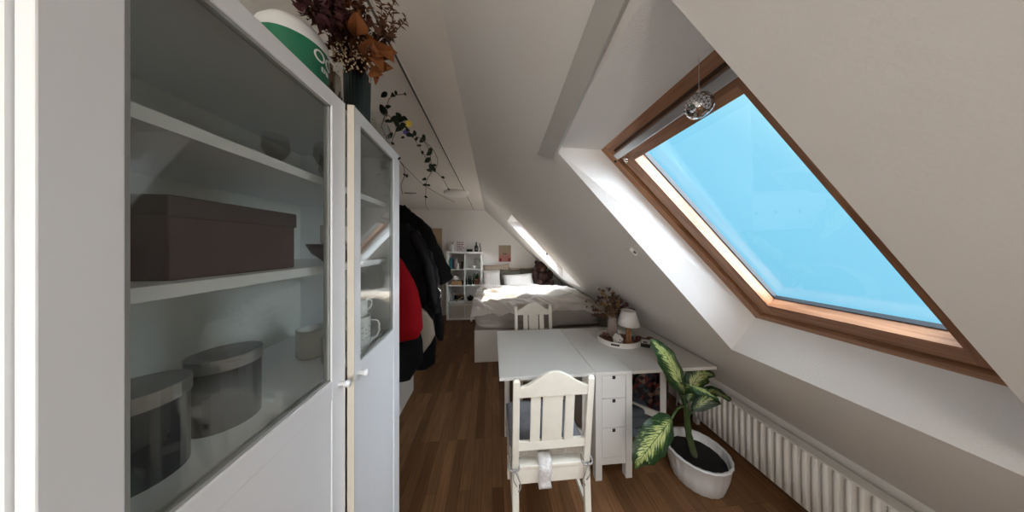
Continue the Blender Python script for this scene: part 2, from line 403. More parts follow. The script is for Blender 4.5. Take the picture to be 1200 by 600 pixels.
# ============================================================ DISPLAY CABINET
CX0, CX1 = -.815, -.430; CY0, CY1 = .235, 1.030; CT = 2.0
t = cab = thing('display_cabinet', 'tall white glass-door display cabinet at the left, one door slightly ajar', 'cabinet', ((CX0+CX1)/2, (CY0+CY1)/2, 0))
bm = B(); th = .018
box(bm, CX0, CX1, CY0, CY0+th, 0, CT); box(bm, CX0, CX1, CY1-th, CY1, 0, CT)
box(bm, CX0, CX1, CY0+th, CY1-th, CT-th, CT); box(bm, CX0, CX1-.02, CY0+th, CY1-th, .06, .06+th)
obj('carcass', bm, CABW, cab, world=True)
bm = B(); box(bm, CX0, CX0+.008, CY0+th, CY1-th, .06+th, CT-th); obj('back_panel', bm, CABIN, cab, world=True)
SH = [1.235, 1.545, 1.785]
for z in SH:
    bm = B(); box(bm, CX0+.01, CX1-.03, CY0+th, CY1-th, z-.02, z); obj('shelf', bm, CABW, cab, world=True)
bm = B(); box(bm, CX0+.01, CX1-.03, CY0+th, CY1-th, .58, .60); obj('shelf', bm, CABW, cab, world=True)
def door(y0, y1, ang, hinge, knob_y):
    # local: hinge at origin, door spans y; front face at +x
    d = thing('door', None, None, (CX1+.001, y1 if hinge == 'far' else y0, 0)); d.parent = None
    return d
GZ0, GZ1 = 1.25, 1.962
def make_door(parent, hy, sgn, W, ang, st=.05, sk=.036):
    # hy hinge y; door extends from the hinge towards -y*sgn
    R_ = Matrix.Translation((CX1+.001, hy, 0)) @ Matrix.Rotation(ang, 4, 'Z')
    def bx(bm, x0, x1, a, b, z0, z1):
        y0, y1 = sorted((-sgn*a, -sgn*b)); vs = box(bm, x0, x1, y0, y1, z0, z1)
        bmesh.ops.transform(bm, matrix=R_, verts=vs)
    T = .0165
    bm = B(); bx(bm, 0, T, 0, st, .02, CT); bx(bm, 0, T, W-sk, W, .02, CT); bx(bm, 0, T, st, W-sk, GZ1, CT); bx(bm, 0, T, st, W-sk, GZ0-.05, GZ0); bx(bm, 0, T, st, W-sk, .02, .09)
    d = obj('door', bm, CABW, parent, world=True, bevel=.0015)
    bm = B(); bx(bm, .004, T-.0025, st+.001, W-sk-.001, .091, GZ0-.0515)
    o = obj('panel', bm, CABW, d); o.data.transform(Matrix.Translation(-Vector(parent.location)))
    bm = B(); bx(bm, .006, .010, st, W-sk, GZ0, GZ1)
    o = obj('glass_pane', bm, CPANE, d); o.data.transform(Matrix.Translation(-Vector(parent.location)))
    bm = B(); g = .006
    for a, b in ((st, st+g), (W-sk-g, W-sk)): bx(bm, .0, T-.004, a, b, GZ0, GZ1)
    bx(bm, .0, T-.004, st, W-sk, GZ0, GZ0+g); bx(bm, 0, T-.004, st, W-sk, GZ1-g, GZ1)
    o = obj('glazing_bead', bm, mat('grey bead', (.35, .36, .35), .5), d); o.data.transform(Matrix.Translation(-Vector(parent.location)))
    bm = B(); bx(bm, -.001, T+.0004, W-.0012, W+.0006, .02, CT)
    o = obj('edge_strip', bm, CABE, d); o.data.transform(Matrix.Translation(-Vector(parent.location)))
    bm = B(); y = -sgn*(W-.022); lathe(bm, [(0, 0), (.006, 0), (.005, .012), (.009, .018), (.0095, .026), (0, .028)], n=16)
    bmesh.ops.transform(bm, matrix=R_ @ Matrix.Translation((T, y, 1.226)) @ Matrix.Rotation(PI/2, 4, 'Y'), verts=bm.verts)
    o = obj('knob', bm, CABW, d, smooth=True); o.data.transform(Matrix.Translation(-Vector(parent.location)))
    return d
make_door(cab, CY0+.003, -1, .424, 0, .05, .05)
make_door(cab, CY1-.003, 1, .360, math.radians(3.25), .062, .036)
# inside the cabinet
GL = glass('drinking glass', (.93, .95, .95), 1)
def glassware(name, label, prof, loc, m, cat='glass', group=None, extra=None):
    t = thing(name, label, cat, loc, 0, group)
    bm = B(); lathe(bm, prof, n=20); obj('bowl', bm, m, t, smooth=True, solid=.0015)
    if extra: extra(t)
    return t
wine = [(0, 0), (.03, 0), (.03, .003), (.004, .006), (.004, .07), (.02, .085), (.032, .11), (.030, .15)]
for i, (y, x, lab) in enumerate([(.80, -.56, 'clear stemmed glass on the upper shelf nearest the door gap'), (.88, -.60, 'clear stemmed glass in the middle of the upper cabinet shelf'), (.96, -.66, 'clear stemmed glass at the far end of the upper cabinet shelf'), (.74, -.66, 'clear stemmed glass at the back of the upper cabinet shelf')]):
    glassware('wine_glass', lab, wine, (x, y, SH[2]), GL, group='stemmed glasses in the cabinet')
POR = mat('white porcelain', (.78, .77, .74), .2)
def mug(label, loc, h=.09, r=.04, m=POR, rz=0, deco=True, name='mug'):
    t = thing(name, label, 'mug', loc, rz)
    bm = B(); lathe(bm, [(0, 0), (r*.9, 0), (r, .006), (r, h), (r-.004, h), (r-.004, .008), (0, .008)], n=24); obj('cup_body', bm, m, t, smooth=True)
    bm = B(); tube(bm, smoothpath([(r-.002, 0, h*.82), (r+.022, 0, h*.78), (r+.028, 0, h*.5), (r+.018, 0, h*.25), (r-.002, 0, h*.2)]), .004); obj('handle', bm, m, t, smooth=True)
    if deco:
        bm = B()
        for k in range(5):
            a = -.9+k*.28; rr = r+.0006
            for q in range(3):
                z = h*(.3+.17*q)+.004*math.sin(k*3+q); p = Vector((rr*math.cos(a), rr*math.sin(a), z)); tdir = Vector((-math.sin(a), math.cos(a), 0))
                beam(bm, p-tdir*.004, p+tdir*.004+Vector((0, 0, .003*((k+q) % 3-1))), .0012, .0014)
        obj('drawing', bm, mat('mug ink', (.06, .06, .07), .5), t, label='small black line drawings')
    return t
mug('white mug with small dark drawings on the lower glass-door shelf', (-.50, .86, SH[0]), .105, .048, rz=.3)
mug('white mug standing behind the drawn mug in the cabinet', (-.60, .80, SH[0]), .09, .042, rz=1.0, deco=False)
mug('white cup stacked on the drawn mug in the cabinet', (-.50, .86, SH[0]+.106), .06, .038, rz=1.2, deco=False, name='cup')
mug('white cup on the middle cabinet shelf above the dark bowl', (-.53, .80, SH[1]+.061), .06, .038, rz=.8, deco=False, name='cup')
t = thing('bowl', 'dark purple bowl on the middle shelf behind the ajar door', 'bowl', (-.53, .80, SH[1]))
bm = B(); lathe(bm, [(0, .004), (.03, 0), (.034, .006), (.06, .03), (.075, .06), (.071, .06), (.055, .032), (0, .01)], n=28); obj('bowl_body', bm, mat('purple glaze', (.10, .06, .085), .25), t, smooth=True)
t = thing('glass_jar', 'clear glass jar on the lower shelf beside the drawn mug', 'jar', (-.50, .755, SH[0]))
bm = B(); lathe(bm, [(0, 0), (.032, 0), (.035, .01), (.035, .08), (.026, .095), (.028, .10)], n=20); obj('jar_body', bm, GL, t, smooth=True, solid=.002)
bm = B(); lathe(bm, [(.029, .10), (.029, .115), (0, .116)], n=20); obj('lid', bm, STEEL, t, smooth=True)
t = thing('storage_box', 'dark brown box on the middle shelf behind the left cabinet door', 'box', (-.60, .50, SH[1]))
bm = B(); box(bm, -.1, .1, -.11, .11, 0, .13); obj('box_body', bm, mat('dark brown card', (.075, .035, .035), .6), t, bevel=.003)
bm = B(); box(bm, -.103, .103, -.113, .113, .10, .135); obj('lid', bm, mat('dark brown lid', (.05, .03, .03), .6), t, bevel=.003)
for i, (y, z) in enumerate([(.52, SH[0]), (.40, SH[0])]):
    t = thing('storage_tin', ['dark metal tin on the lower shelf beside the left door stile', 'dark metal tin further left on the lower cabinet shelf'][i], 'tin', (-.56, y, z), 0, 'dark tins in the cabinet')
    bm = B(); lathe(bm, [(0, 0), (.05, 0), (.05, .13), (.045, .135), (0, .135)], n=28); obj('tin_body', bm, mat('dark steel tin', (.10, .11, .12), .35, .6), t, smooth=False)
    bm = B(); lathe(bm, [(.052, .118), (.052, .142), (0, .144)], n=28); obj('lid', bm, mat('tin lid', (.45, .46, .47), .3, .8), t)

# ============================================================ ON TOP OF THE CABINET
t = thing('vase', 'dark green vertically ribbed vase on top of the cabinet', 'vase', (-.49, .855, CT))
bm = B(); lathe(bm, [(0, 0), (.034, 0), (.036, .005), (.038, .12), (.040, .232), (.035, .238), (.032, .22), (.031, .02), (0, .02)], n=96, flute=.07, nf=24)
obj('vase_body', bm, mat('dark green glaze', (.018, .04, .042), .35), t, smooth=True)
bm = B(); tube(bm, [(.05, -.02, .22), (.058, -.03, .20), (.056, -.025, .18)], .004); box(bm, .048, .054, -.035, -.018, .205, .228)
obj('gift_tag', bm, mat('white paper tag', (.7, .68, .65), .7), t, label='white paper tag on the vase rim')
VT = Vector((-.49, .855, CT+.235))
t = bq = thing('dried_bouquet', 'large dried bouquet of rust leaves and wine-red flowers in the ribbed vase', 'dried flowers', VT)
RUST = mat('rust leaf', (.17, .06, .02), .7, var=.3, vscale=14); BRN = mat('brown leaf', (.085, .038, .022), .7, var=.3, vscale=20); WINE = mat('wine petal', (.05, .018, .018), .8, var=.3, vscale=30)
MAUVE = mat('mauve petal', (.16, .055, .07), .8); CREAMF = mat('cream bloom', (.50, .38, .25), .8)
def bp(px, py, d):  # point at distance-depth d (along optical axis)
    r = ray(px, py); p = EYE+r*d; p.z = min(p.z, CEIL-.02); return p
big = [((428, 62), (414, 24), .74, .052), ((432, 70), (437, 45), .70, .075), ((440, 70), (450, 85), .71, .05), ((436, 62), (462, 68), .72, .06), ((440, 60), (466, 62), .70, .045), ((432, 50), (452, 60), .72, .10), ((424, 58), (446, 72), .74, .07), ((440, 74), (461, 80), .72, .05), ((418, 40), (416, 14), .66, .06),
       ((420, 44), (408, 18), .68, .05), ((425, 62), (411, 40), .72, .06), ((434, 82), (440, 100), .74, .028), ((436, 78), (449, 88), .73, .05), ((452, 62), (462, 74), .70, .05)]
stems = B(); 
for (b0, t0, d, w) in big:
    bm = B(); A = bp(*b0, d-.04); D = bp(*t0, d-.07)
    leaf(bm, A, D, (EYE-A).normalized()+Vector((random.uniform(-.6, .6), 0, random.uniform(-.2, .7))), w*.8, 8, .16, 4, .55); obj('leaf', bm, RUST, bq, world=True, solid=.001)
    tube(stems, smoothpath([VT+Vector((0, 0, -.05)), (VT+A)/2+Vector((0, 0, .02)), A]), .0018, 5)
sprigs = [((436, 55), (446, 30), (447, 3)), ((440, 50), (455, 40), (462, 12)), ((440, 55), (462, 38), (476, 22)), ((432, 50), (452, 22), (462, 2)), ((445, 45), (455, 46), (461, 45)), ((425, 40), (420, 15), (424, 0)), ((420, 40), (405, 20), (400, 2)), ((440, 50), (446, 38), (452, 30))]
for i, s3 in enumerate(sprigs):
    pts = smoothpath([VT+Vector((0, 0, -.05))]+[bp(x, y, .72-.02*i/3-.01*k) for k, (x, y) in enumerate(s3)], 5)
    tube(stems, pts, .0013, 5)
    bm = B()
    for q in range(7, len(pts)):
        for sg in (1, -1, 1):
            dr = Vector((random.uniform(-1, 1), random.uniform(-1, 1), random.uniform(-.2, 1))).normalized()*random.uniform(.014, .022)
            leaf(bm, pts[q], pts[q]+dr, (.3, -.8, .3), .009, 3, .1, 2)
    obj('sprig', bm, BRN, bq, world=True)
obj('stems', stems, BRN, bq, smooth=True, world=True)
random.seed(3)
def puff(name, m, px, py, d, r, k=26, pet=.014):
    bm = B(); c = bp(px, py, d)
    for _ in range(k):
        v = Vector((random.gauss(0, 1), random.gauss(0, 1), random.gauss(0, 1))).normalized()
        leaf(bm, c+v*r*.3, c+v*r*random.uniform(.8, 1.15), v.cross(Vector((.3, .5, .8))), pet, 3, .2, 2)
    return obj(name, bm, m, bq, world=True)
for px, py, d, r, m in [(406, 66, .70, .045, WINE), (397, 32, .64, .034, MAUVE), (404, 44, .68, .028, MAUVE), (384, 20, .56, .035, WINE), (400, 22, .62, .04, WINE), (415, 30, .66, .035, BRN), (412, 72, .76, .035, WINE), (385, 6, .55, .04, WINE), (404, 8, .6, .035, BRN), (380, 18, .58, .03, BRN), (425, 20, .66, .03, BRN), (445, 48, .70, .028, BRN), (428, 45, .7, .035, BRN), (395, 60, .68, .035, BRN),
                         (366, 10, .5, .04, WINE), (364, 4, .55, .035, BRN), (418, 52, .74, .045, WINE), (402, 52, .70, .04, BRN), (390, 18, .60, .035, RUST), (396, 2, .58, .035, WINE), (412, 12, .62, .03, RUST)]:
    puff('flower_head', m, px, py, d, r, 30, .017)
bm = B()
for _ in range(260):
    px = random.uniform(388, 434); py = random.gauss(56, 14)
    py = max(4, min(84, py)); 
    if px > 425 and py < 40: continue
    ball(bm, bp(px, py, random.uniform(.63, .70)), random.uniform(.0016, .0035), 6)
tag(obj('tiny_blooms', bm, CREAMF, bq, world=True), kind='stuff')
bm = B()
for _ in range(240):
    px = random.uniform(370, 432); py = random.uniform(0, 30+(px-370)*.8)
    p = bp(px, py, random.uniform(.62, .72)); 
    dr = Vector((random.uniform(-1, 1), random.uniform(-1, 1), random.uniform(-1, 1))).normalized()*random.uniform(.012, .03)
    q = p+dr; q.z = min(q.z, CEIL-.01); leaf(bm, p, q, (.3, -.8, .3), random.uniform(.006, .012), 3, .2, 2)
tag(obj('filler_leaves', bm, BRN, bq, world=True), kind='stuff')
# green white tin with lettering
def text_mesh(s, size, ext=.0006):
    cu = bpy.data.curves.new('t', 'FONT'); cu.body = s; cu.size = size; cu.extrude = ext; cu.align_x = 'CENTER'
    o = bpy.data.objects.new('t', cu); C.objects.link(o); bpy.context.view_layer.update()
    dg = bpy.context.evaluated_depsgraph_get(); me = bpy.data.meshes.new_from_object(o.evaluated_get(dg)); bpy.data.objects.remove(o)
    bm = B(); bm.from_mesh(me); return bm
cc = Vector((-.505, .615, CT)); R0 = .068
t = thing('canister', 'green and white round canister with white lettering on the cabinet', 'canister', cc)
bm = B(); lathe(bm, [(0, 0), (R0, 0), (R0, .108), (0, .108)], n=48); obj('canister_body', bm, mat('green label', (.015, .17, .085), .4), t, smooth=False)
bm = B(); lathe(bm, [(R0+.0006, .104), (R0+.002, .108), (R0, .130), (R0*.78, .150), (0, .156)], n=48); obj('lid', bm, mat('white canister lid', (.72, .72, .70), .4), t, smooth=True)
def wrap(bm, zc, ang0):
    for v in bm.verts:
        a = ang0+v.co.x/R0; rr = R0+.0012+v.co.z; v.co = Vector((rr*math.cos(a), rr*math.sin(a), zc+v.co.y))
for s, sz, z, a0 in (('OO', .040, .068, .10), ('ENI', .017, .048, .10)):
    bm = text_mesh(s, sz); bmesh.ops.subdivide_edges(bm, edges=bm.edges, cuts=1); wrap(bm, z, a0); obj('lettering', bm, mat('white print', (.8, .8, .78), .5), t, label='white letters')
for i, (y0, y1, h, col, lab) in enumerate([(.731, .765, .18, (.24, .16, .10), 'brown paper packet beside the green canister on the cabinet'), (.767, .803, .17, (.52, .47, .38), 'cream carton with dark strokes between packet and ribbed vase')]):
    t = thing('carton', lab, 'carton', (-.555, (y0+y1)/2, CT))
    w = (y1-y0)/2; bm = B(); hexa(bm, [(-.05, -w, 0), (.05, -w, 0), (.05, w, 0), (-.05, w, 0), (-.045, -w*.8, h), (.045, -w*.8, h), (.045, w*.8, h), (-.045, w*.8, h)])
    obj('carton_body', bm, mat('carton%d' % i, col, .7, var=.12, vscale=30), t, bevel=.003)
    bm = B(); 
    for k in range(5): 
        yy = -w*.6+k*w*.28; box(bm, .0475, .0505, yy, yy+.003, .03, h*(.5+.08*(k % 3)))
    obj('print', bm, mat('carton print%d' % i, (.12, .09, .07) if i else (.10, .06, .04), .7), t, label='dark printed strokes')
# trailing plant in clear glass
gp = Vector((-.49, .975, CT))
t = tp = thing('trailing_plant', 'trailing ivy-like plant in a clear glass pot on the cabinet end, vines along ceiling', 'plant', gp)
bm = B(); lathe(bm, [(0, 0), (.045, 0), (.055, .02), (.06, .09), (.045, .125), (.048, .14)], n=28); obj('glass_pot', bm, GL, t, smooth=True, solid=.002)
bm = B(); random.seed(5)
for _ in range(16):
    a = random.uniform(0, 6.28); pts = [Vector((random.uniform(-.04, .04), random.uniform(-.04, .04), random.uniform(.01, .12))) for _ in range(4)]
    tube(bm, smoothpath([gp+q for q in pts], 4), .0008, 4)
obj('roots', bm, mat('pale roots', (.45, .43, .38), .7), t, world=True, label='tangled pale roots inside the glass')
LEAFD = mat('dark green leaf', (.007, .012, .006), .6, var=.4, vscale=30); VST = mat('vine stem', (.13, .085, .05), .6)
vines = [
 [(446, 150, .98), (453, 132, 1.0), (455, 118, 1.0), (462, 112, 1.0), (475, 110.5, 1.0)],
 [(447, 148, .98), (452, 135, .99), (462, 140, 1.02), (472, 146, 1.05), (482, 157, 1.08), (495, 164, 1.12), (503, 176, 1.16), (505, 190, 1.2), (507, 198, 1.22)],
 [(482, 157, 1.08), (490, 170, 1.1), (497, 181, 1.15), (501, 188, 1.18), (507, 198, 1.22), (500, 212, 1.3), (499, 225, 1.35), (499, 240, 1.4), (502, 246, 1.4)],
 [(447, 148, .98), (452, 160, .98), (455, 172, 1.0), (467, 187, 1.1), (482, 203, 1.2), (497, 217, 1.35), (515, 228, 1.5), (533, 237, 1.6)],
 [(467, 187, 1.1), (473, 196, 1.12), (474, 206, 1.15), (470, 217, 1.18), (472, 228, 1.2)],
 [(507, 198, 1.22), (514, 204, 1.25), (519, 210, 1.3), (526, 222, 1.35)],
 [(498, 166, 1.12), (508, 176, 1.16), (513, 188, 1.2), (511, 197, 1.22)],
 [(462, 140, 1.02), (464, 152, 1.02), (460, 163, 1.02), (459, 170, 1.02)],
 [(484, 160, 1.08), (476, 156, 1.06), (466, 150, 1.04)],
]
for vn in vines:
    pts = smoothpath([atY(*p) for p in vn], 5)
    for p in pts: p.z = min(p.z, CEIL-.006)
    bm = B(); tube(bm, pts, .0016, 5); obj('vine', bm, VST, t, smooth=True, world=True)
lv = [(449.5, 129.5, 12), (455, 125, 6), (450, 111, 8), (461, 112, 8), (464, 109, 5), (475, 110.5, 4), (462, 140, 10), (467, 136, 9), (465, 146, 9), (470, 140, 8), (469, 151, 10), (474, 147, 8), (478, 152, 8), (456, 160, 7), (458, 158, 6), (460, 168, 4), (455, 143, 8), (475, 139, 7), (480, 158, 8), (483, 159, 7), (486, 156, 6), (495, 164, 8), (497, 161, 6), (491, 171, 5), (495, 179, 5), (504, 176, 7), (503, 180, 7), (501, 187.5, 8), (505, 196, 8), (508, 198, 7), (503, 200, 6), (497, 210, 5), (502, 217.5, 5), (498, 217, 5), (499, 231, 4), (468, 186, 4), (474, 205, 4), (477, 206, 4), (509, 194, 5), (519, 208, 4), (526, 222, 3), (472, 161, 4), (488, 163, 5)]
for i, (px, py, s) in enumerate(lv):
    Y = 1.0+max(0, (px-465))*.0045; c = atY(px, py, Y); sz = s*Y/F*1.15
    a = random.uniform(0, 6.28); dr = Vector((math.cos(a)*.8, random.uniform(-.4, .4), math.sin(a)*.8)).normalized()*sz
    lo, hi = c-dr*.5, c+dr*.5
    if max(lo.z, hi.z) > CEIL-.004: k = max(lo.z, hi.z)-CEIL+.006; lo.z -= k; hi.z -= k
    bm = B(); leaf(bm, lo, hi, (EYE-c).normalized()+Vector((0, 0, random.uniform(-.3, .6))), sz*.55, 5, .1, 4, .35)
    obj('leaf', bm, LEAFD, t, world=True)
bm = B(); c = atY(479, 145.5, 1.04)
for k in range(9):
    a = k*.7; leaf(bm, c, c+Vector((math.cos(a)*.018, -.004, math.sin(a)*.018)), (0, -1, 0), .014, 3, .1, 2)
obj('flower', bm, mat('yellow flower', (.50, .36, .03), .6), t, world=True, label='small yellow flower')
bm = B(); c = atY(475, 155.5, 1.03)
for k in range(7):
    a = k*.9; leaf(bm, c, c+Vector((math.cos(a)*.011, -.004, math.sin(a)*.011)), (0, -1, 0), .009, 3, .1, 2)
obj('flower', bm, mat('violet flower', (.06, .03, .16), .6), t, world=True, label='small violet flower')

# ============================================================ COATS
t = thing('clothes_rack', 'white low-based clothes rack behind the cabinet holding the coats', 'clothes rack', (-1.08, 1.95, 0))
bm = B(); box(bm, -1.30, -.87, 1.16, 2.545, 0, .40); obj('base', bm, mat('white rack panel', (.72, .69, .63), .5), t, world=True, bevel=.003)
bm = B()
for y in (1.2, 2.5): tube(bm, [(-1.12, y, .4), (-1.12, y, 1.93)], .014, 10)
tube(bm, [(-1.12, 1.2, 1.915), (-1.12, 2.5, 1.915)], .012, 10)
obj('rail', bm, mat('white rail', (.7, .7, .7), .4), t, smooth=True, world=True)
def garment(name, label, cat, rows, m, seed=0, nseg=40, fold=.018, sleeve=None, extras=None, hang=True, hookx=None):
    # rows: (py, px_left, px_right, Y, half thickness)
    L_ = []
    for (py, xl, xr, Y, hd) in rows:
        a = atY(xl, py, Y); b = atY(xr, py, Y); L_.append((a.z, a.x, b.x, Y, hd))
    base = Vector(((L_[-1][1]+L_[-1][2])/2, L_[-1][3], L_[-1][0]))
    t = thing(name, label, cat, base)
    # resample rows
    fine = []
    for i in range(len(L_)-1):
        for k in range(5):
            q = k/5; q2 = q*q*(3-2*q)*.5+q*.5
            fine.append(tuple(L_[i][j]*(1-q2)+L_[i+1][j]*q2 for j in range(5)))
    fine.append(L_[-1])
    bm = B(); rings = []
    for (z, xl, xr, Y, hd) in fine:
        cx = (xl+xr)/2; hw = (xr-xl)/2; ring = []
        for k in range(nseg):
            a = 2*PI*k/nseg; ca, sa = math.cos(a), math.sin(a)
            e = .75
            x = cx+hw*math.copysign(abs(ca)**e, ca); y = Y+hd*math.copysign(abs(sa)**e, sa)
            f = noise.noise(Vector((x*14+seed, z*2.2+y*2, seed*1.7)))*fold+noise.noise(Vector((x*7+seed, z*9, y*7+seed)))*fold*.5
            ring.append(bm.verts.new((x+f*ca*.5, y+f*math.copysign(1, sa)*.9, z+f*.3)))
        rings.append(ring)
    for i in range(len(rings)-1):
        for k in range(nseg): bm.faces.new((rings[i][k], rings[i][(k+1) % nseg], rings[i+1][(k+1) % nseg], rings[i+1][k]))
    bm.faces.new(rings[0][::-1]); bm.faces.new(rings[-1])
    obj('garment_body', bm, m, t, smooth=True, world=True)
    if hang:
        zt = L_[0][0]; Yh = L_[0][3]; bm = B(); hx = -1.12
        tube(bm, smoothpath([((L_[0][1]+L_[0][2])/2, Yh, zt-.02), (hx+.02, Yh, max(zt+.02, 1.84)), (hx+.02, Yh, 1.90), (hx, Yh, 1.931), (hx-.016, Yh, 1.915)], 4), .003, 6)
        obj('hanger_hook', bm, STEEL, t, smooth=True, world=True)
    if sleeve:
        for (pts, rr) in sleeve:
            P = smoothpath([atY(*p) for p in pts], 5); R_ = []
            for i in range(len(rr)-1):
                for k in range(5): R_.append(rr[i]+(rr[i+1]-rr[i])*k/5)
            R_.append(rr[-1]); bm = B(); tube(bm, P, R_, 22)
            for v in bm.verts:
                f = noise.noise(v.co*16+Vector((seed, 0, 0)))*fold*.9; v.co += Vector((f, f, f*.5))
            obj('sleeve', bm, m, t, smooth=True, world=True)
    if extras: extras(t)
    return t
BLK = mat('black wool', (.0045, .0045, .005), .9, bump=.3, bscale=60, sheen=.0); BLK2 = mat('black leather', (.005, .005, .006), .5, bump=.4, bscale=25)
RED_ = None
for m_ in (BLK, BLK2): m_.node_tree.nodes['Principled BSDF'].inputs['Specular IOR Level'].default_value = .25
RED = mat('red padded cloth', (.27, .003, .006), .75, bump=.2, bscale=25); BEI = mat('grey beige wool', (.27, .23, .18), .9, bump=.4, bscale=60)
for m_ in (RED, BEI, RUST, BRN, WINE, LEAFD): m_.node_tree.nodes['Principled BSDF'].inputs['Specular IOR Level'].default_value = .12
def fluff(t):
    bm = B(); c = atY(466, 249, 2.08)
    tube(bm, smoothpath([c+Vector((-.09, -.01, -.05)), c+Vector((-.075, -.03, .005)), c+Vector((0, -.04, .02)), c+Vector((.075, -.03, .005)), c+Vector((.10, -.01, -.05))], 8), .042, 20)
    for v in bm.verts: v.co += Vector([noise.noise(v.co*45+Vector((k*9, 0, 0)))*.02 for k in range(3)])
    obj('collar', bm, BLK, t, smooth=True, world=True)
garment('winter_coat', 'thick black winter coat with wide sleeve, highest on the rack', 'coat',
  [(244, 444, 478, 2.08, .05), (250, 432, 486, 2.08, .07), (262, 420, 497, 2.08, .075), (285, 412, 506, 2.08, .08), (310, 410, 512, 2.08, .08), (340, 410, 515, 2.08, .08), (372, 410, 509, 2.08, .08), (395, 410, 505, 2.08, .07)], BLK, 1,
  sleeve=[([(478, 252, 2.08), (495, 272, 2.08), (506, 298, 2.07), (518, 320, 2.06), (524, 330, 2.05)], [.05, .078, .088, .078, .06])], extras=fluff)
def buckle(t):
    bm = B()
    for pts in ([(500, 338), (509, 335), (512, 342), (515, 349), (509, 352), (504, 349)], [(513, 337), (517, 343), (515, 350)]):
        tube(bm, smoothpath([atY(x, y, 1.84) for x, y in pts], 4), .004, 6)
    obj('buckle', bm, STEEL, t, smooth=True, world=True, label='silver belt buckle loops')
    bm = B()
    tube(bm, smoothpath([atY(x, y, 1.865) for x, y in ((478, 262), (486, 285), (493, 310), (497, 340), (499, 362))], 4), .0025, 6)
    obj('zip', bm, mat('dark zip', (.03, .03, .032), .3, .7), t, smooth=True, world=True)
garment('leather_jacket', 'black leather jacket with belt buckle between red jacket and winter coat', 'jacket',
  [(262, 430, 478, 1.93, .04), (275, 424, 492, 1.93, .055), (300, 418, 499, 1.93, .06), (330, 416, 505, 1.93, .06), (350, 414, 508, 1.93, .06), (364, 414, 500, 1.93, .055)], BLK2, 9,
  sleeve=[([(484, 272, 1.9), (498, 300, 1.88), (507, 330, 1.87), (511, 355, 1.86), (513, 366, 1.86)], [.04, .055, .055, .045, .035])], extras=buckle)
garment('padded_jacket', 'bright red padded jacket hanging nearest the cabinet door', 'jacket',
  [(298, 432, 464, 1.60, .04), (306, 422, 471, 1.60, .06), (320, 414, 480, 1.60, .07), (342, 408, 489, 1.60, .075), (365, 406, 494, 1.60, .08), (388, 406, 495, 1.60, .075), (398, 408, 490, 1.60, .06), (401, 415, 478, 1.60, .04)], RED, 4, fold=.014)
garment('wool_coat', 'long grey beige wool coat hanging between red and black garments', 'coat',
  [(345, 440, 480, 1.80, .03), (356, 435, 486, 1.80, .04), (368, 432, 500, 1.80, .045), (378, 432, 507, 1.80, .045), (395, 432, 510, 1.80, .045), (405, 432, 505, 1.80, .045), (419, 440, 494, 1.80, .04)], BEI, 7, fold=.01)
garment('long_dark_coat', 'long black coat whose hem hangs lowest, over the white base', 'coat',
  [(330, 430, 480, 1.73, .02), (380, 425, 488, 1.73, .03), (402, 425, 496, 1.73, .035), (425, 425, 497, 1.73, .035), (436, 425, 488, 1.73, .03), (447, 430, 481, 1.73, .03)], BLK, 12, fold=.02)
garment('black_scarf', 'black tapering scarf hanging behind the coats, nearest the shelf unit', 'scarf',
  [(300, 490, 510, 2.30, .03), (345, 490, 514, 2.30, .035), (365, 496, 517, 2.30, .03), (385, 506, 519, 2.30, .025), (399, 515, 519, 2.30, .01)], BLK, 15, fold=.012)
garment('dark_dress', 'plain dark dress with low hem hanging behind the beige coat', 'dress',
  [(330, 450, 508, 2.20, .02), (380, 455, 509, 2.20, .025), (405, 455, 511, 2.20, .025), (428, 460, 510, 2.20, .025), (434, 465, 500, 2.20, .02)], BLK, 21, fold=.014)

# ============================================================ CUBE SHELF UNIT
KY = 4.86; KX0 = -.985; KX1 = -.215; KH = 1.47; KD = .385
t = thing('shelf_unit', 'white cube shelf unit, four rows by two, against the back wall', 'shelf', ((KX0+KX1)/2, KY+KD/2, 0))
bm = B(); box(bm, KX0, KX0+.04, KY, KY+KD, 0, KH); box(bm, KX1-.04, KX1, KY, KY+KD, 0, KH); box(bm, KX0+.04, KX1-.04, KY, KY+KD, KH-.04, KH); box(bm, KX0+.04, KX1-.04, KY, KY+KD, 0, .04)
obj('carcass', bm, TRIMW, t, world=True, bevel=.002)
cell = (KH-.08-3*.016)/4; zs = [.04+i*(cell+.016) for i in range(4)]
xm = (KX0+KX1)/2
for i in range(1, 4):
    bm = B(); box(bm, KX0+.04, KX1-.04, KY+.002, KY+KD, zs[i]-.016, zs[i]); obj('shelf', bm, TRIMW, t, world=True)
for i in range(4):
    bm = B(); box(bm, xm-.008, xm+.008, KY+.003, KY+KD, zs[i], zs[i]+cell); obj('divider', bm, TRIMW, t, world=True)
cxl = (KX0+.04+xm-.008)/2; cxr = (KX1-.04+xm+.008)/2
def small(name, label, cat, x, y, z, parts, group=None, rz=0):
    t = thing(name, label, cat, (x, y, z), rz, group)
    for nm, bm, m in parts: obj(nm, bm, m, t, smooth=nm in ('bottle_body', 'pot', 'globe', 'figure', 'cup_body', 'vase_body', 'neck', 'foliage', 'handle'))
    return t
def L(prof, n=20, **k): bm = B(); lathe(bm, prof, n=n, **k); return bm
def BX(*a): bm = B(); box(bm, *a); return bm
